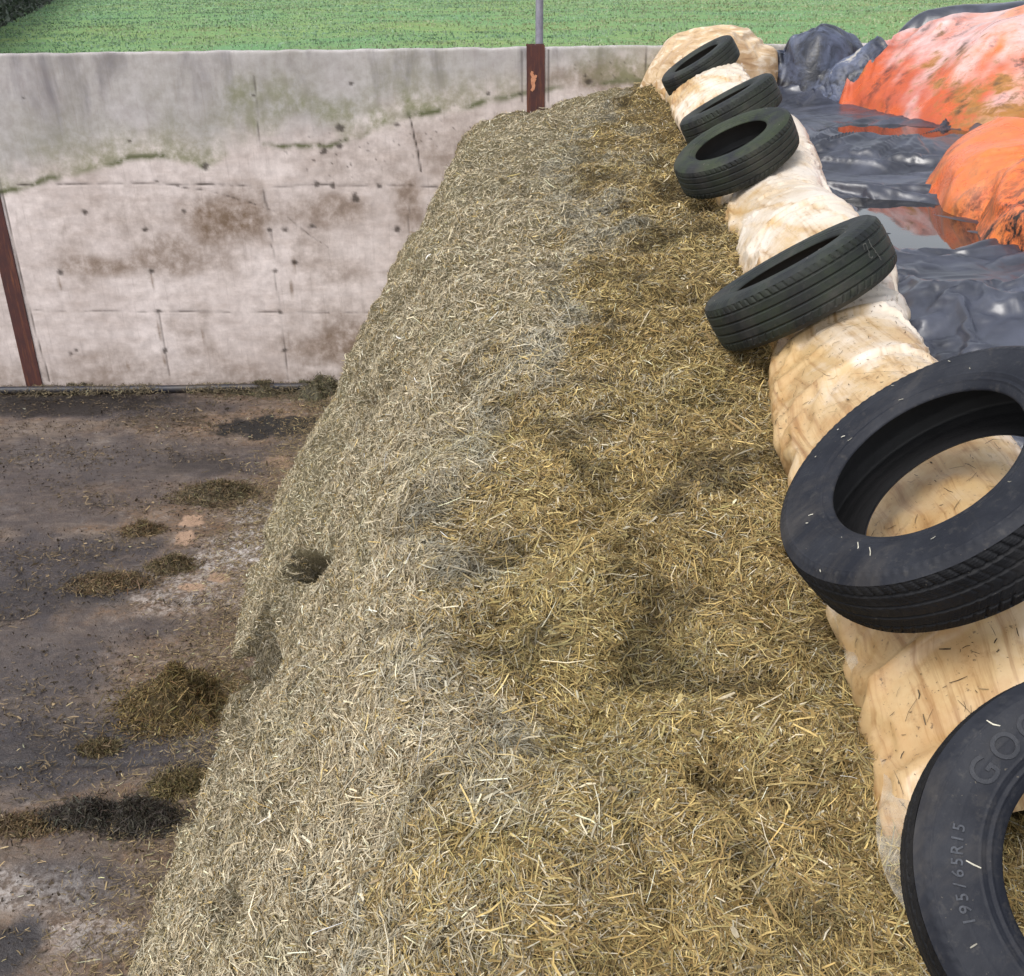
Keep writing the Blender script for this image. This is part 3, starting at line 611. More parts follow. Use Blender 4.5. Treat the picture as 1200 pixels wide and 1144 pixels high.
# loose straw blown about the floor near the heap and lying on the tyres
n = 16000; yy = rng.uniform(2.6, 9.9, n); ff = np.interp(yy, ys, foot[:, 0]); xx = ff + .12 - np.abs(rng.normal(size=n)) * .28
Pq = v3(xx, yy, .014); col = np.array([.22, .165, .085]) * np.exp(rng.normal(size=(n, 1)) * .6)
sets = [strands(Pq, np.tile([0, 0, 1.], (n, 1)), .028 * np.exp(rng.normal(size=n) * .5), .0026 * np.exp(rng.normal(size=n) * .4), np.clip(col, .02, .6), .12, .8)]
n = 90000; xx = rng.uniform(-6.5, -1.5, n); yy = rng.uniform(2.8, 9.85, n); Pq = v3(xx, yy, .012); keep = fbm(Pq * np.array([.8, 1.5, 1]), 1.3, 5, 28) + rng.normal(size=n) * .22 > .22; Pq = Pq[keep]; n = len(Pq)
col = np.array([.11, .08, .045]) * np.exp(rng.normal(size=(n, 1)) * .65)
sets.append(strands(Pq, np.tile([0, 0, 1.], (n, 1)), .024 * np.exp(rng.normal(size=n) * .6), .004 * np.exp(rng.normal(size=n) * .5), np.clip(col, .012, .45), .2, .7))
n = 9000; xx = rng.uniform(-6, -1.75, n); yy = 9.93 - np.abs(rng.normal(size=n)) * .09; Pq = v3(xx, yy, .02 + .06 * rng.random(n)); keep = fbm(v3(xx, 0, 0), 1.6, 3, 29) + rng.normal(size=n) * .15 > -.05; Pq = Pq[keep]; n = len(Pq)
sets.append(strands(Pq, np.tile([0, -.5, .86], (n, 1)), np.full(n, .04), np.full(n, .005), np.clip(np.array([.12, .095, .055]) * np.exp(rng.normal(size=(n, 1)) * .5), .012, .4), .3, .6))
n = 30000; xx = rng.uniform(-6.5, -1.5, n); yy = rng.uniform(2.8, 9.9, n); Pq = v3(xx, yy, .010); keep = fbm(Pq * np.array([.8, 1.5, 1]), 1.6, 5, 28) + rng.normal(size=n) * .28 > .12; Pq = Pq[keep]; n = len(Pq)
nc = rng.normal(size=(n, 3)) * .5 + np.array([0, 0, 1.]); nc /= np.linalg.norm(nc, axis=1)[:, None]
sets.append(strands(Pq, nc, .011 * np.exp(rng.normal(size=n) * .5), .009 * np.exp(rng.normal(size=n) * .5), np.clip(np.array([.075, .055, .035]) * np.exp(rng.normal(size=(n, 1)) * .6), .01, .4), .5, .5))
for ti, t in enumerate(TY):
    n = (4, 5, 6, 10, 18, 16)[ti]; nn = t['n']; e1 = np.cross(nn, [0, 0, 1.]); e1 /= np.linalg.norm(e1); e2 = np.cross(nn, e1)
    a = rng.random(n) * 6.28; rr = rng.uniform(.64, .93, n); ax = np.interp(rr, [.6, .66, .78, .86, .93], [.40, .44, .50, .49, .45]) * t['w'] + .004
    Pq = t['c'] + nn * ax[:, None] + t['R'] * rr[:, None] * (np.cos(a)[:, None] * e1 + np.sin(a)[:, None] * e2)
    sets.append(strands(Pq, np.tile(nn, (n, 1)), .013 * np.exp(rng.normal(size=n) * .6), np.full(n, .0024), np.clip(np.array([.42, .40, .33]) * np.exp(rng.normal(size=(n, 1)) * .35), .1, .8), .05, .9))
V, F, Cc = join(sets)
tag(mesh_obj('scattered_straw', V, F, M['straw'], col=Cc), 'loose bits of straw scattered over the yard floor and tyres', 'straw', kind='stuff')

# ------------------------------------------------------------------ cream plastic roll along the edge of the sheet
ys2 = np.arange(1.38, 9.75, .016); ph = np.linspace(0, np.pi, 110)
xl = roll_left(ys2)[:, None]; Yc = ys2[:, None]
Wd = np.interp(ys2, [-1, 1.2, 2.6, 3.4, 4.6, 6, 10], [.62, .60, .51, .43, .50, .54, .62])[:, None] + .03 * np.sin(Yc * 2.1); Hh = np.interp(ys2, [-1, .6, 1.5, 2.6, 4, 6, 9.8], [.30, .36, .40, .36, .33, .32, .34])[:, None] * (1 + .12 * np.sin(Yc * 3.1 + .6))
Hh = Hh * np.interp(ys2, [1.38, 1.75], [.40, 1])[:, None]; prof = np.sin(ph)[None] ** np.interp(ys2, [2.0, 3.2], [.95, .62])[:, None]
xr = xl - .02 + Wd * (1 - np.cos(ph)[None]) / 2
skew = .10 * np.sin(ph)[None]
g = v3(xr + skew * .5, Yc, top_z(xr, Yc) - .03 + Hh * prof * (.82 + .28 * (1 - np.cos(ph)[None]) / 2))
nn = gnormals(g); nn *= np.sign((nn * (g - v3(xl + .33, Yc, top_z(xl, Yc)))).sum(-1, keepdims=True))
Q = v3(g[..., 0] * 1.0 + g[..., 1] * .22, g[..., 1], g[..., 2])
f1 = crease(Q * np.array([4.2, .8, 2.4]), 1, 51, 7, .1); f2 = crease(Q * np.array([7.5, 1.7, 4]), 1, 52, 9, .1)
pl1 = pleat(Q * np.array([3.2, .5, 1.2]), 1, 5, .15); pl2 = pleat(Q * np.array([7.5, 1.4, 3.0]), 1, 6, .2)
wr = perlin(g * 1.7 + 3.3) * .035 + (pl1 - .35) * .040 + (pl2 - .35) * .014 - f1 * .014 + perlin(Q * np.array([3, 1.2, 2])) * .012
core = g + nn * (wr * .6 - .012)[..., None]
dec = (slice(None, None, 2), slice(None, None, 3))
solid(core[::3, ::4], quads(*core[::3, ::4].shape[:2])[:, ::-1])
fg = g[dec] + nn[dec] * .004; fm = np.zeros(fg.shape[:2]); fm[:, :1] = fm[:, -1:] = 1; fm[0] = fm[-1] = 1
ROLL_SHAPE = fg.shape; ROLL_GRID = g.shape; ROLL_F = film(fg, quads(*fg.shape[:2]), fm, .055, .03, .3)

# ------------------------------------------------------------------ black sheet
X = np.concatenate([np.arange(1.15, 3.6, .018), np.arange(3.6, 7.3, .08)]); Y = np.concatenate([np.arange(-.5, 2.5, .05), np.arange(2.5, 9.95, .018)])
P = v3(X[None], Y[:, None], 0)
def ridge(a, b, w, h):
    a, b = np.array(a), np.array(b); ab = b - a; q = P[..., :2] + np.stack([fbm(P, 2.5, 2, 61), fbm(P, 2.5, 2, 62)], -1) * .06 - a
    t = np.clip(q @ ab / (ab @ ab), 0, 1); d = np.linalg.norm(q - t[..., None] * ab, axis=-1); return h * np.exp(-d / w) * np.sin(np.clip(t, .02, .98) * np.pi) ** .5
gb = lambda x, y, sx, sy, h: h * np.exp(-((P[..., 0] - x) / sx) ** 2 - ((P[..., 1] - y) / sy) ** 2)
Zb = top_z(P[..., 0], P[..., 1]) - .01
Qs = P * np.array([1.2, 3.0, 1]) + v3(P[..., 1] * .6, 0, 0)
fold = (pleat(Qs, .9, 63, .25) - .35) * .04 + (pleat(P * np.array([1.6, 4.2, 1]) + v3(P[..., 1] * .9, 0, 0), 1, 64, .25) - .35) * .035 + (pleat(P * np.array([6.5, 3.0, 1]) + v3(0, P[..., 0] * 1.5, 0), 1, 67, .25) - .35) * .012 + perlin(P * 1.0 + 6.1) * .025
Zb = Zb + fold + gb(2.05, 3.72, .65, .36, .15) + gb(1.9, 3.3, .5, .5, .08) + 0
for a, b, w, h in (((1.7, 4.35), (2.6, 4.4), .035, .07), ((1.55, 3.7), (2.5, 4.1), .05, .07), ((1.8, 3.2), (2.9, 3.75), .05, .06), ((1.62, 4.5), (1.95, 4.72), .03, .10), ((1.75, 5.9), (1.9, 4.8), .05, .13), ((1.62, 6.4), (1.82, 5.2), .04, .10), ((1.85, 7.3), (2.3, 6.6), .04, .06), ((2.0, 8.3), (2.8, 8.0), .04, .05), ((1.95, 6.9), (2.5, 6.1), .03, .05), ((1.8, 6.2), (2.5, 6.3), .03, .03), ((2.9, 8.4), (2.3, 7.8), .03, .05), ((1.7, 7.9), (2.2, 7.0), .05, .07)):
    Zb = Zb + ridge(a, b, w, h)
POOLS = ((1.98, 5.2, .38, .66, 2.605, 67), (2.62, 7.45, .46, .42, 2.765, 68))
def pool_e(x, y, p): return np.sqrt(((x - p[0]) / p[2]) ** 2 + ((y - p[1]) / p[3]) ** 2)
for p in POOLS:
    e = pool_e(P[..., 0], P[..., 1], p) + fbm(v3(P[..., 0], P[..., 1], p[5]), 2.2, 2, 66) * .45
    lv = 1 - sstep(1.1, 2.8, e); Zb = Zb * (1 - lv) + (p[4] + .012 + np.abs(fold) * .5) * lv
    s = 1 - sstep(.80, 1.1, e); Zb = Zb * (1 - s) + (p[4] - .04 + .2 * fold) * s
Zb = np.maximum(Zb, top_z(P[..., 0], P[..., 1]) - .055 - .14 * (pool_e(P[..., 0], P[..., 1], POOLS[0]) < 1.4) - .1 * (pool_e(P[..., 0], P[..., 1], POOLS[1]) < 1.4))
Zb = Zb - .22 * (1 - sstep(.16, .34, P[..., 0] - roll_left(P[..., 1])))
P[..., 2] = Zb
BX = np.arange(1.15, 7.3, .028); BY = np.arange(-.5, 9.93, .028)
def resample(A, x0, y0, x1, y1):
    B = np.stack([np.interp(x1, x0, r) for r in A]); return np.stack([np.interp(y1, y0, c_) for c_ in B.T], 1)
BZ = resample(Zb, X, Y, BX, BY); fb = v3(BX[None], BY[:, None], BZ); xm = BX < 4.6
solid((fb - [0, 0, .01])[:, xm][::2, ::2], quads(*fb[:, xm][::2, ::2].shape[:2])[:, ::-1])
fb2 = fb[:, xm] + [0, 0, .006]; bm = np.zeros(fb2.shape[:2]); bm[0] = bm[-1] = 1; bm[:, :4] = bm[:, -1:] = 1; bm[fb2[..., 1] < 2.4] = 1
film(fb2, quads(*fb2.shape[:2])[:, ::-1], bm, .05, .05, .08, 12, 8, 3)
for p in POOLS:
    th = np.linspace(0, 2 * np.pi, 96, endpoint=False); r_ = np.linspace(.5, 1.6, 60)[None]
    e = r_ + fbm(v3(p[0] + p[2] * np.cos(th)[:, None] * r_, p[1] + p[3] * np.sin(th)[:, None] * r_, p[5]), 2.2, 2, 66) * .45
    rr = r_[0][np.argmax(e > 1.10, 1)]
    ring = np.stack([p[0] + p[2] * rr * np.cos(th), p[1] + p[3] * rr * np.sin(th), np.full(96, p[4])], -1)
    V = np.concatenate([[[p[0], p[1], p[4]]], ring]); F = [(0, 1 + i, 1 + (i + 1) % 96) for i in range(96)]
    tag(mesh_obj('puddle', V, F, M['water']), 'rain puddle lying on the black sheet', kind='structure')

# ------------------------------------------------------------------ heaped plastic
def mound_fn(outline, peak, H, p, q, seed, lump=.05):
    o = smooth_outline(outline, 400) - np.array(peak); th = np.arctan2(o[:, 1], o[:, 0]); k = np.argsort(th); th, rad = th[k], np.linalg.norm(o, axis=1)[k]
    th = np.concatenate([th - 2 * np.pi, th, th + 2 * np.pi]); rad = np.tile(rad, 3)
    def f(x, y):
        dx, dy = x - peak[0], y - peak[1]; t = np.hypot(dx, dy) / np.interp(np.arctan2(dy, dx), th, rad)
        tc = np.clip(t, 0, 1); pt = v3(x, y, seed)
        z = top_z(x, y) + H * (1 - tc ** p) ** q + (perlin(pt * 1.5) * lump * 1.5 + perlin(pt * 3.6) * lump * .5 + (pleat(pt * np.array([1, 1.5, 1]), 1.5, seed, .3) - .4) * lump * 2.2 + (pleat(pt, 3.2, seed + 3, .3) - .4) * lump * .9) * (1 - tc ** 3)
        return z, t
    return f
MOUNDS = []
def mound(name, outline, peak, H, mat, p=2.4, q=.55, seed=0, attrs=None, res=.024, slack=.12, lump=.05, bend=.02, xmax=6.0):
    f = mound_fn(outline, peak, H, p, q, seed, lump); o = np.array(outline); a, b = o.min(0) - .12, o.max(0) + .12; b[0] = min(b[0], xmax)
    x, y = np.arange(a[0], b[0], res), np.arange(a[1], b[1], res); z, t = f(x[None], y[:, None])
    xc, yc = x[::2], y[::2]; zc, tc = f(xc[None], yc[:, None]); Fc = quads(len(yc), len(xc))[:, ::-1]; Fc = Fc[(tc.ravel()[Fc] < 1.12).all(1)]
    solid(v3(xc[None], yc[:, None], zc - .012 - .02 * (tc > 1)), Fc)
    g = v3(x[None], y[:, None], z + .010); lim = 1.03 + .05 * fbm(v3(x[None], y[:, None], seed), 1.5, 2, seed)
    F = quads(len(y), len(x))[:, ::-1]; F = F[(t.ravel()[F] < lim.ravel()[F]).all(1)]
    us = np.unique(F); mp = np.full(t.size, -1); mp[us] = np.arange(len(us))
    eg = np.sort(np.concatenate([F[:, [0, 1]], F[:, [1, 2]], F[:, [2, 3]], F[:, [3, 0]]]), 1); k_, n_ = np.unique(eg, axis=0, return_counts=True); bd = np.unique(k_[n_ == 1])
    gv = g.reshape(-1, 3).copy(); ins = (x[bd % len(x)] < b[0] - 2 * res); bd = bd[ins]; sc_ = (lim.ravel()[bd] / t.ravel()[bd])[:, None]; gv[bd, :2] = np.array(peak) + (gv[bd, :2] - np.array(peak)) * sc_; tt_ = t.ravel().copy(); tt_[bd] = 1.06
    film(gv[us], mp[F], None, slack, bend, .12); ob = (name, mp[F], mat, attrs, len(CLOTHS) - 1); MOUNDS.append(ob + (tt_[us],))
    return len(MOUNDS) - 1, None
def att_far(g):
    hh = g[..., 2] - top_z(g[..., 0], g[..., 1]); Qf = np.stack([g[..., 0] * .8 + g[..., 1] * .6, -g[..., 0] * .6 + g[..., 1] * .8, g[..., 2]], -1) * np.array([1, 3, 2])
    st = fbm(Qf, 1.6, 4, 71)
    pale = np.clip(sstep(.02, .62, hh * .9 + st * .75), 0, 1)
    red = (1 - sstep(3.2, 4.0, g[..., 0] + fbm(g, 2.5, 3, 72) * .6)) * .95
    stain = np.clip((1 - sstep(.05, .45, hh + fbm(g, 2.4, 3, 73) * .25)) * sstep(2.9, 3.4, g[..., 0]) * .9 + .55 * sstep(.15, .5, fbm(Qf, 1.9, 4, 74)), 0, 1)
    return dict(pale=pale, red=red, stain=stain, blk=.75 * sstep(.05, .5, fbm(Qf, 2.4, 4, 79)))
o1, _ = mound('orange_plastic_sheet', [(2.62, 9.3), (2.66, 8.95), (2.85, 8.25), (3.10, 7.65), (3.35, 7.35), (3.85, 7.30), (4.7, 7.4), (5.7, 7.8), (6.1, 8.6), (5.7, 9.3), (4.5, 9.6), (3.4, 9.6), (2.8, 9.5)], (4.15, 8.5), .70, M['orange'], p=1.55, q=.78, seed=81, attrs=att_far)
TAGS = globals().get('TAGS', []) + [(o1, lambda o_: tag(o_, 'big faded pink and orange plastic sheet mounded near the wall', 'plastic sheet', 'heaped orange plastic sheets'))]
def att_near(st, pl):
    def f(g):
        hh = g[..., 2] - top_z(g[..., 0], g[..., 1])
        return dict(pale=np.clip(pl + .5 * sstep(.1, .6, fbm(g, 3, 3, 75)), 0, 1) * .35, red=np.clip(.25 + fbm(g, 3, 3, 76), 0, 1) * .2, stain=0 * hh, blk=np.clip(st * (.6 + 2.6 * sstep(-.1, .5, fbm(g, 2.6, 4, 77))), 0, 1))
    return f
o2, _ = mound('orange_plastic_sheet', [(2.46, 6.1), (2.34, 5.6), (2.34, 5.2), (2.6, 4.9), (3.3, 4.95), (3.9, 5.3), (4.0, 6.1), (3.5, 6.55), (2.8, 6.5)], (3.0, 5.85), .34, M['orange'], p=3.0, q=.5, seed=85, attrs=att_near(.22, .35))
TAGS = globals().get('TAGS', []) + [(o2, lambda o_: tag(o_, 'bright clean orange plastic sheet heaped in front of the big faded one', 'plastic sheet', 'heaped orange plastic sheets'))]
o3, _ = mound('orange_plastic_sheet', [(2.44, 5.3), (2.26, 4.95), (2.22, 4.6), (2.34, 4.25), (2.7, 3.95), (3.4, 3.9), (4.0, 4.3), (4.1, 5.1), (3.4, 5.4), (2.8, 5.45)], (2.9, 4.75), .46, M['orange'], p=2.6, q=.55, seed=90, attrs=att_near(.75, .35))
TAGS = globals().get('TAGS', []) + [(o3, lambda o_: tag(o_, 'orange plastic sheet blotched with black stains, nearest of the orange heap', 'plastic sheet', 'heaped orange plastic sheets'))]
b1, _ = mound('black_plastic_bundle', [(2.34, 9.7), (2.30, 9.35), (2.42, 9.08), (2.65, 9.02), (2.9, 9.2), (3.12, 9.5), (3.1, 9.8), (2.7, 9.9)], (2.72, 9.5), .44, M['dusty'], p=2.0, q=.6, seed=95, slack=.18, lump=.09, res=.02)
TAGS = globals().get('TAGS', []) + [(b1, lambda o_: tag(o_, 'crumpled blue black plastic bundle between the cream roll and orange mound', 'plastic bundle'))]
b2, _ = mound('black_plastic_fold', [(3.3, 9.75), (3.4, 9.45), (3.9, 9.3), (4.6, 9.3), (5.4, 9.5), (5.4, 9.85), (4.2, 9.9)], (4.1, 9.6), .66, M['black'], p=2.2, q=.6, seed=101)
TAGS = globals().get('TAGS', []) + [(b2, lambda o_: tag(o_, 'black plastic fold showing as a dark ragged edge behind the pink orange mound', 'plastic sheet'))]
e1, _ = mound('translucent_plastic_bundle', [(1.22, 9.75), (1.28, 9.4), (1.42, 9.12), (1.75, 8.98), (2.1, 9.05), (2.32, 9.35), (2.3, 9.85), (1.95, 10.1), (1.5, 10.1)], (1.80, 9.55), .59, M['yellow_film'], p=2.3, q=.6, seed=105, slack=.18, lump=.08)
TAGS = globals().get('TAGS', []) + [(e1, lambda o_: tag(o_, 'beige translucent plastic bundle bulging over the wall top behind the farthest tyre', 'plastic bundle'))]

# ---- let all the film settle, then keep the meshes
res_ = settle(36)
def refine(g, n=2):
    """smooth finer copy of a grid"""
    for ax in (0, 1):
        m = g.shape[ax]; g = np.moveaxis(g, ax, 0); o = np.empty((2 * m - 1,) + g.shape[1:]); o[::2] = g
        gp = np.concatenate([2 * g[:1] - g[1:2], g, 2 * g[-1:] - g[-2:-1]]); o[1::2] = (9 * (g[:-1] + g[1:]) - gp[:-3] - gp[3:]) / 16; g = np.moveaxis(o, 0, ax)
    return g
g = refine(res_[0].reshape(ROLL_SHAPE)); xl = roll_left(g[..., 1]); Q = v3(g[..., 0] + g[..., 1] * .22, g[..., 1], g[..., 2])
f1 = crease(Q * np.array([4.2, .8, 2.4]), 1, 51, 7, .1); pl1 = pleat(Q * np.array([3.0, .8, 2.0]), 1, 5, .2); pl2 = pleat(Q * np.array([6.5, 2.0, 4.5]), 1, 6, .2); f2 = f1 * 0
g = press(g)
stain = np.clip(.50 - 1.7 * (g[..., 0] - xl - .10) + np.interp(g[..., 1], [-1, 1.2, 2.4, 3.2, 4.4, 6, 10], [.42, .38, .30, .10, -.06, -.18, -.25]) + fbm(Q * np.array([1.6, .7, 1]), 2.2, 3, 55) * .45 + f1 * .5 + (.35 - pl1) * .5 + (.3 - pl2) * .35, 0, 1)
rl = mesh_obj('cream_plastic_roll', g, quads(*g.shape[:2]), M['cream'], floats=dict(stain=stain))
tag(rl, 'rolled edge of cream plastic sheet, stained orange, lying under the row of tyres', 'plastic sheet')
n = 1500; ii = rng.integers(0, g.shape[0], n * 6); jj = rng.integers(int(g.shape[1] * .08), int(g.shape[1] * .8), n * 6); Pq = g[ii, jj]; ok_ = (Pq[:, 1] < 4.2) & (Pq[:, 1] > .3); gn = gnormals(g); gn *= np.sign(gn[..., 2:3] + 1e-9); Nq = gn[ii, jj][ok_][:n]; Pq = Pq[ok_][:n] + Nq * .003; n = len(Pq)
V, F, Cc = strands(Pq, Nq,   .008 * np.exp(rng.normal(size=n) * .95), .0014 * np.exp(rng.normal(size=n) * .4), np.clip(np.array([.10, .07, .035]) * np.exp(rng.normal(size=(n, 1)) * .7), .012, .5), .05, .9)
tag(mesh_obj('straw_bits', V, F, M['straw'], col=Cc), 'dark bits of straw stuck to the cream plastic', 'straw', kind='stuff')
# clear film peeping out along its foot
yy = np.arange(.2, 3.3, .02); u = np.linspace(0, 1, 9)
xx = roll_left(yy)[:, None] + .07 - u[None] * (.085 + .11 * fbm(v3(yy, 0, 0), 2.2, 3, 57)[:, None])
gf = v3(xx, yy[:, None], top_z(xx, yy[:, None]) + .045 - .02 * u[None]); gf[..., 2] += fbm(gf, 9, 3, 58) * .012
gf = press(gf, False)
mesh_obj('clear_film_edge', gf, quads(*gf.shape[:2]), M['clear'], rl)


P = fb.copy(); P[:, xm] = res_[1].reshape(P[:, xm].shape); lift_ = P[..., 2] - fb[..., 2]
def blur(A, w):
    k = np.hanning(2 * w + 1); k /= k.sum(); f_ = lambda r: np.convolve(np.pad(r, w, mode='edge'), k, 'valid')
    return np.apply_along_axis(f_, 0, np.apply_along_axis(f_, 1, A))
low = blur(lift_, 9); P[..., 2] = fb[..., 2] + (lift_ - low) * 1.4 + np.minimum(low, .02)
for p in POOLS:
    e = pool_e(P[..., 0], P[..., 1], p) + fbm(v3(P[..., 0], P[..., 1], p[5]), 2.2, 2, 66) * .45
    k_ = 1 - sstep(.85, 1.25, e); P[..., 2] = P[..., 2] * (1 - k_) + np.minimum(P[..., 2], p[4] - .008 + .3 * (P[..., 2] - fb[..., 2] - .01)) * k_
P = refine(P)
bs = mesh_obj('black_plastic_sheet', P, quads(*P.shape[:2])[:, ::-1], M['black'])
tag(bs, 'wide glossy black plastic sheet spread over the clamp, holding puddles', 'plastic sheet')

OBS = []
for k_, (nm_, F_, mt_, at_, ci_, tm_) in enumerate(MOUNDS):
    v_ = press(res_[ci_], False); v_[:, 2] -= .15 * sstep(.88, 1.05, tm_); ob_ = mesh_obj(nm_, v_, F_, mt_, floats=at_(v_) if at_ else None); OBS.append(ob_)
    sb = ob_.modifiers.new('smooth', 'SUBSURF'); sb.levels = sb.render_levels = 1
for k_, f_ in TAGS: f_(OBS[k_])
b1 = OBS[3]
# torn layered lip of that bundle
for kk in range(4):
    uu = np.linspace(0, 1, 70); vv = np.linspace(0, 1, 12)
    cx_ = 2.52 + .50 * uu; cy_ = 9.04 - .10 * np.sin(uu * 3) - .03 * kk; cz_ = top_z(cx_, cy_) + .10 + .34 * uu ** .8 - .05 * kk + .02 * fbm(v3(uu * 3, kk, 0), 2, 3, 97)
    drop = (.20 - .02 * kk) * (1 - .55 * uu)
    gl = v3(cx_[:, None] + .05 * vv[None], cy_[:, None] - .10 * vv[None] + .05 * (1 - vv[None]) ** 2, cz_[:, None] - drop[:, None] * vv[None] ** 1.4)
    gl = gl + fbm(gl, 7, 3, 98 + kk)[..., None] * np.array([.03, .04, .03])
    mesh_obj('torn_lip', gl, quads(*gl.shape[:2]), M['dusty'], b1)
# ------------------------------------------------------------------ tyres
def make_tyre(t, label, seed, treadstyle, mats, letters=None, chalk=False):
    R, w, c, n = t['R'], t['w'], t['c'], t['n']
    root = empty('tyre', c); tag(root, label, 'tyre', 'used tyres weighing down the cream plastic roll')
    e1 = np.cross(n, [0, 0, 1.]); e1 /= np.linalg.norm(e1); e2 = np.cross(n, e1)
    def place(r, a, th):
        r = r * (1 + .009 * np.cos(2 * th + seed) + .004 * np.cos(3 * th + 2 * seed)); return r[..., None] * (np.cos(th)[..., None] * e1 + np.sin(th)[..., None] * e2) + a[..., None] * n
    oa = np.array([.40, .465, .49, .50, .495, .475, .44, .40, .37, .385]); orr = np.array([.975, .93, .88, .81, .74, .68, .635, .605, .60, .615])
    # side walls, outside face running over the bead
    s_ = np.linspace(0, 9, 110); pa = np.interp(s_, range(10), oa); pr = np.interp(s_, range(10), orr)
    kk = np.ones(9) / 9; pa = np.convolve(np.pad(pa, 4, mode='edge'), kk, 'valid'); pr = np.convolve(np.pad(pr, 4, mode='edge'), kk, 'valid'); pa[0] = .40; pr[0] = .975
    rib = np.zeros_like(pr)
    for rc, hh_ in ((.905, .004), (.70, .005), (.675, -.004), (.655, .005), (.80, .0015)): rib += hh_ * np.exp(-((pr - rc) / .006) ** 2) * (s_ < 7)
    NS = 600 if seed >= 4 else 200; th = np.linspace(0, 2 * np.pi, NS, endpoint=False)
    for sg in (1, -1):
        a = (pa + rib * R / w) * w * sg
        ser = np.exp(-((pr[:, None] - .925) / .016) ** 4) * (s_[:, None] < 5) * (np.sin(th[None] * 100) > 0) * (.0035 if NS == 600 else 0)
        A2 = a[:, None] + sg * R * ser; V = place(np.broadcast_to((pr * R)[:, None], (110, NS)), A2, np.broadcast_to(th[None], (110, NS)))
        V = V * (1 + fbm(V + c, 6, 2, seed)[..., None] * .004)
        mesh_obj('sidewall', V, quads(110, NS, wrap_b=True), mats[0], root)
    ia = np.array([.385, .40, .44, .445, .40, .25, 0]); ir = np.array([.617, .66, .75, .84, .915, .94, .945])
    pa2 = np.concatenate([ia, -ia[::-1][1:]]); pr2 = np.concatenate([ir, ir[::-1][1:]]); q_ = np.linspace(0, 12, 80)
    A = np.interp(q_, range(13), pa2) * w; Rr = np.interp(q_, range(13), pr2) * R
    V = place(np.broadcast_to(Rr[:, None], (80, 160)), np.broadcast_to(A[:, None], (80, 160)), np.broadcast_to(np.linspace(0, 2 * np.pi, 160, endpoint=False)[None], (80, 160)))
    mesh_obj('inner_liner', V, quads(80, 160, wrap_b=True), M['liner'], root)
    # tread with grooves and sipes
    NT, NA = 720, 90
    a = np.linspace(-.40, .40, NA); th = np.linspace(0, 2 * np.pi, NT, endpoint=False); A, T = np.meshgrid(a, th, indexing='ij')
    r = np.interp(np.abs(A), [0, .25, .34, .38, .40], [1.0, .997, .988, .981, .975])
    groove = np.zeros_like(r)
    for ga in ((-.26, -.09, .09, .26) if treadstyle != 1 else (-.2, .0, .2)): groove = np.maximum(groove, np.exp(-((A - ga) / .016) ** 4))
    npit = (72, 58, 88)[treadstyle]; phs = T * npit / (2 * np.pi) + np.abs(A) * (3.0, 1.5, 4.5)[treadstyle]
    lat = np.exp(-((phs % 1 - .5) / .13) ** 4)
    zone = sstep(.24, .28, np.abs(A)) if treadstyle != 2 else .35 + .65 * sstep(.2, .28, np.abs(A))
    worn = .4 + .6 * sstep(-.3, .4, fbm(v3(np.cos(T) * 2, np.sin(T) * 2, A), 1, 3, seed + 2))
    groove = np.maximum(groove, lat * zone * worn) * (1 - sstep(.385, .398, np.abs(A)))
    r = r - groove * .017
    if treadstyle == 2: r = r - .006 * np.exp(-(((phs * 4) % 1 - .5) / .2) ** 2) * sstep(.1, .16, np.abs(A)) * (1 - sstep(.385, .398, np.abs(A)))
    V = place(r * R, A * w, T)
    mesh_obj('tread', V, quads(NA, NT, wrap_b=True), mats[1], root)
    if letters:
        def ang(x, y):
            v = ray(x, y); s = ((c + n * .49 * w - EYEP) @ n) / (v @ n); q = EYEP + v * s - c; return math.atan2(q @ e2, q @ e1), np.linalg.norm(q)
        ki = np.argsort(pr[:84]); lr, la = pr[:84][ki], pa[:84][ki]
        for (txt, p0, p1, size, rad, bold) in letters:
            a0, _r = ang(*p0); a1, _ = ang(*p1); da = (a1 - a0 + math.pi) % (2 * math.pi) - math.pi
            # letters run clockwise as seen from the face, tops outwards
            step = da / ((3 if txt.startswith('G') else len(txt)) - 1)
            for i, ch in enumerate(txt):
                cu = bpy.data.curves.new('glyph', 'FONT'); cu.body = ch; cu.size = size; cu.align_x = 'CENTER'; cu.extrude = .0012; cu.offset = bold; cu.resolution_u = 4
                ob = bpy.data.objects.new('glyph', cu); C.objects.link(ob); bpy.context.view_layer.update()
                me = bpy.data.meshes.new_from_object(ob.evaluated_get(bpy.context.evaluated_depsgraph_get()))
                co_ = np.array([v_.co[:] for v_ in me.vertices]); me.calc_loop_triangles(); Fs = [tuple(lt.vertices) for lt in me.loop_triangles]
                rr = rad * R + (co_[:, 1] - size * .35); an = a0 + step * i + math.copysign(1, da) * co_[:, 0] / (rad * R)
                ax = np.interp(rr / R, lr, la) * w + .0012 + co_[:, 2]
                bpy.data.objects.remove(ob); bpy.data.meshes.remove(me)
                mesh_obj('letter', place(rr, ax, an), Fs, M['letter' if bold > .0005 else 'letter_pale'], root, smooth=False)
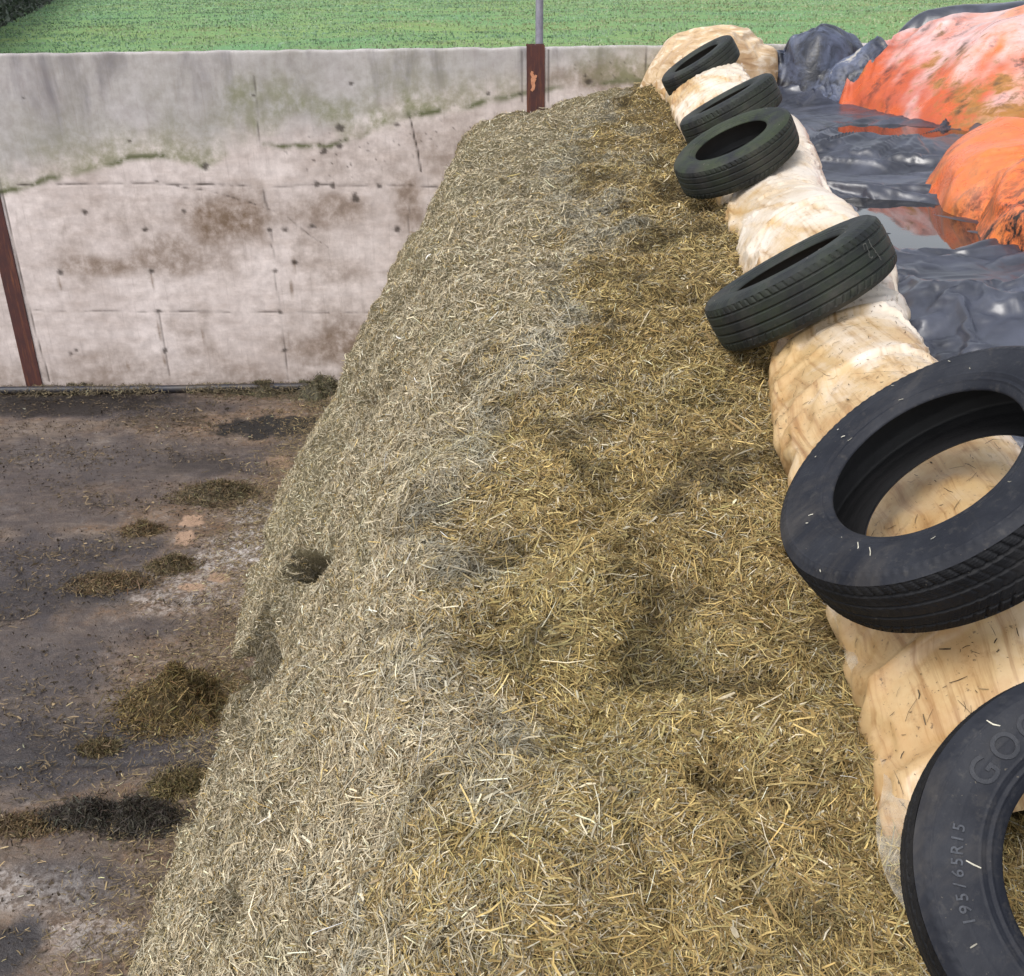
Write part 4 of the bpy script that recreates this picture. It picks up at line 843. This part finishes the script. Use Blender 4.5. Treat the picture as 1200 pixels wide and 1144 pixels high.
    if chalk:
        v = ray(1031, 305); best = np.argmin([np.linalg.norm(np.cross(place(np.array(R), np.array(0.), np.array(q)) + c - EYEP, v)) + 9 * ((place(np.array(R), np.array(0.), np.array(q)) @ v) > 0) for q in np.linspace(0, 6.28, 400)]); a0 = np.linspace(0, 6.28, 400)[best]
        Vs, Fs, o_ = [], [], 0
        for line in ([(-.035, .03), (-.028, .05), (-.015, .045), (-.02, .02), (-.03, .0), (-.015, -.004)], [(.004, .055), (.003, .03), (.012, .0), (.016, -.03)]):
            L = np.array(line); s = np.linspace(0, len(L) - 1, 24); L = np.stack([np.interp(s, range(len(L)), L[:, i]) for i in (0, 1)], -1) + rng.normal(size=(24, 2)) * .0012
            T_ = np.gradient(L, axis=0); nn_ = np.stack([-T_[:, 1], T_[:, 0]], -1); nn_ /= np.linalg.norm(nn_, axis=1)[:, None]
            for sd in (1, -1):
                q = L + nn_ * sd * .0016; Vs.append(place(np.full(24, R * 1.001 + .002), q[:, 1], a0 + q[:, 0] / R))
            Fs += [(o_ + i, o_ + i + 1, o_ + 24 + i + 1, o_ + 24 + i) for i in range(23)]; o_ += 48
        mesh_obj('chalk_mark', np.concatenate(Vs), Fs, M['chalk'], root, smooth=False)
    return root
rb = lambda nm, g, d, c=(40, 42, 47): mat_rubber(nm, lin(*c), g, d)
RA = (rb('rubber_far_wall', .14, .3, (32, 35, 39)), rb('rubber_far_tread', .08, .22, (26, 29, 31))); RM = (rb('rubber_mossy_wall', .5, .25, (32, 35, 38)), rb('rubber_mossy_tread', .12, .22, (27, 30, 31))); RN = (rb('rubber_near_wall', 0., .3, (21, 24, 33)), rb('rubber_near_tread', 0., .08, (17, 18, 22)))
make_tyre(TY[0], 'farthest tyre, tucked against the beige plastic bundle by the wall', 1, 0, RA)
make_tyre(TY[1], 'worn grey green tyre, second from the wall', 2, 1, RM and (RA[0], RM[1]))
make_tyre(TY[2], 'tyre with a mossy green sidewall ring', 3, 0, RM)
make_tyre(TY[3], 'tyre showing its broad grooved tread with a chalk squiggle', 4, 0, (RA[0], RM[1]), chalk=True)
make_tyre(TY[4], 'large black tyre whose open hole shows the orange stained plastic beneath', 5, 2, RN)
make_tyre(TY[5], 'nearest tyre with raised sidewall lettering, cut by the lower right corner', 6, 2, RN, letters=[('GOODYEAR', (1126, 888), (1188, 826), .056, .79, .0006), ('195/65R15', (1110, 1085), (1094, 962), .023, .80, .0003)])

# ------------------------------------------------------------------ field and hedge
X = np.concatenate([np.linspace(-400, -60, 40)[:-1], np.linspace(-60, 60, 420), np.linspace(60, 400, 40)[1:]]); Y = np.concatenate([[10.15], 10.2 + np.geomspace(.3, 480, 420)])
P = v3(X[None], Y[:, None], 0); fz_ = lambda x, y: 2.0 + .012 * (y - 10) + .10 * np.sin(x * .05 + y * .03)
P[..., 2] = fz_(P[..., 0], P[..., 1]) + fbm(P, .35, 4, 111) * .10
tag(mesh_obj('grass_field', P, quads(*P.shape[:2])[:, ::-1], M['field']), 'green pasture field beyond the wall', kind='structure')
n = 170000; yy = 10.6 + 120 * rng.random(n) ** 1.6; xx = rng.uniform(-1, 1, n) * (yy * .62 + 3)
Pq = v3(xx, yy, 0); keep = fbm(Pq, .9, 4, 112) + rng.normal(size=n) * .3 > -.15; Pq = Pq[keep]; n = len(Pq); d = Pq[:, 1]
Pq[:, 2] = fz_(Pq[:, 0], Pq[:, 1]) + fbm(Pq * np.array([1, 1, 0]), .35, 4, 111) * .10 + .015
cn = fbm(Pq, .25, 3, 113) ; dk = sstep(.3, .7, fbm(Pq, 1.0, 4, 114)) * .5
col = np.array([.23, .35, .225]) + (np.array([.31, .35, .19]) - np.array([.23, .35, .225])) * np.clip(.45 + cn + Pq[:, 0] / d * .7, 0, 1)[:, None]
col = col * (1 - .6 * dk)[:, None] * np.exp(rng.normal(size=(n, 1)) * .08) * (1 + .35 * fbm(Pq * np.array([1, .4, 1]), .12, 3, 115))[:, None]
up = np.tile([0, 0, 1.], (n, 1)); nrm = rng.normal(size=(n, 3)); nrm[:, 2] *= .2; nrm /= np.linalg.norm(nrm, axis=1)[:, None]
dirs = up + rng.normal(size=(n, 3)) * .55
V, F, Cc = strands(Pq + up * .03, nrm, (.03 + .0005 * d) * np.exp(rng.normal(size=n) * .35) * (1 + .7 * dk), (.010 + .0009 * d) * np.exp(rng.normal(size=n) * .3), np.clip(col, .01, .6), .2, .7, dirs)
tag(mesh_obj('grass', V, F, M['grass'], col=Cc), 'short tufted pasture grass', 'grass', kind='stuff')
# hedge along the left side of the field
n = 60000; s = rng.random(n) ** 1.5; p0, p1 = np.array([-12.0, 22.]), np.array([-60, 158.])
ax = p0 + (p1 - p0) * s[:, None]; pr_ = np.array([p1[1] - p0[1], -(p1[0] - p0[0])]); pr_ = pr_ / np.linalg.norm(pr_)
off = np.abs(rng.normal(size=n)) * 1.3; hz = rng.random(n) ** .8
ax = ax - pr_ * off[:, None]
top = 3.4 + 1.3 * fbm(v3(ax[:, 0], ax[:, 1], 0), .35, 3, 121)
Pq = v3(ax[:, 0], ax[:, 1], 0); Pq[:, 2] = fz_(ax[:, 0], ax[:, 1]) + hz * top
tn = sstep(-.5, .5, fbm(Pq, .9, 3, 122)); col = (np.array([.075, .088, .072]) * (.6 + .9 * tn)[:, None] + .02 * rng.random((n, 1))) * np.exp(rng.normal(size=(n, 1)) * .35)
nrm = rng.normal(size=(n, 3)); nrm /= np.linalg.norm(nrm, axis=1)[:, None]
V, F, Cc = strands(Pq, nrm, np.full(n, .22) * np.exp(rng.normal(size=n) * .3), np.full(n, .12), np.clip(col, .01, .4), .5, .4)
hd = mesh_obj('hedge', V, F, M['leaf'], col=Cc); tag(hd, 'dark bushy hedge along the left edge of the field', 'hedge')
Vs, Fs, o_ = [], [], 0
for k in range(70):
    s_ = random.random() ** 1.5; q = p0 + (p1 - p0) * s_ - pr_ * (2 + random.gauss(0, .4)); z = float(fz_(q[0], q[1]))
    v_, f_ = tube([(q[0], q[1], z - .1), (q[0] + random.gauss(0, .15), q[1] + random.gauss(0, .15), z + 1.3), (q[0] + random.gauss(0, .4), q[1] + random.gauss(0, .4), z + 2.8)], .05, 6)
    mesh_obj('stem', v_.reshape(-1, 3), f_, M['bark'], hd)

# ------------------------------------------------------------------ light, sky, camera
EL, AZ = math.radians(55), math.radians(-135)        # sun height; azimuth from +Y towards +X
w = bpy.data.worlds.new('World'); scene.world = w; w.use_nodes = True; nt = w.node_tree
sky = nt.nodes.new('ShaderNodeTexSky'); sky.sky_type = 'NISHITA'; sky.sun_disc = False; sky.sun_elevation = EL; sky.sun_rotation = AZ
sky.air_density = 1.0; sky.dust_density = 3.0
hs = nt.nodes.new('ShaderNodeHueSaturation'); hs.inputs['Saturation'].default_value = .28
bg = nt.nodes['Background']; nt.links.new(sky.outputs[0], hs.inputs['Color']); nt.links.new(hs.outputs[0], bg.inputs[0]); bg.inputs[1].default_value = .15
sl = bpy.data.lights.new('sun', 'SUN'); sl.energy = .9; sl.angle = math.radians(28); sl.color = (1, .96, .9)
so = bpy.data.objects.new('sun', sl); C.objects.link(so)
dv = Vector((math.sin(AZ) * math.cos(EL), math.cos(AZ) * math.cos(EL), math.sin(EL))); so.rotation_euler = dv.to_track_quat('Z', 'Y').to_euler()
cam = bpy.data.cameras.new('camera'); co = bpy.data.objects.new('camera', cam); C.objects.link(co)
cam.sensor_width = 36; cam.sensor_fit = 'HORIZONTAL'; cam.lens = 36; cam.clip_end = 2000; cam.clip_start = .05
m = Matrix.Identity(4)
for i in range(3): m[i][0] = CI[i]; m[i][1] = CJ[i]; m[i][2] = -FW[i]; m[i][3] = EYEP[i]
co.matrix_world = m; scene.camera = co
scene.view_settings.view_transform = 'Standard'; scene.view_settings.look = 'None'; scene.view_settings.gamma = 1; scene.view_settings.exposure = .72
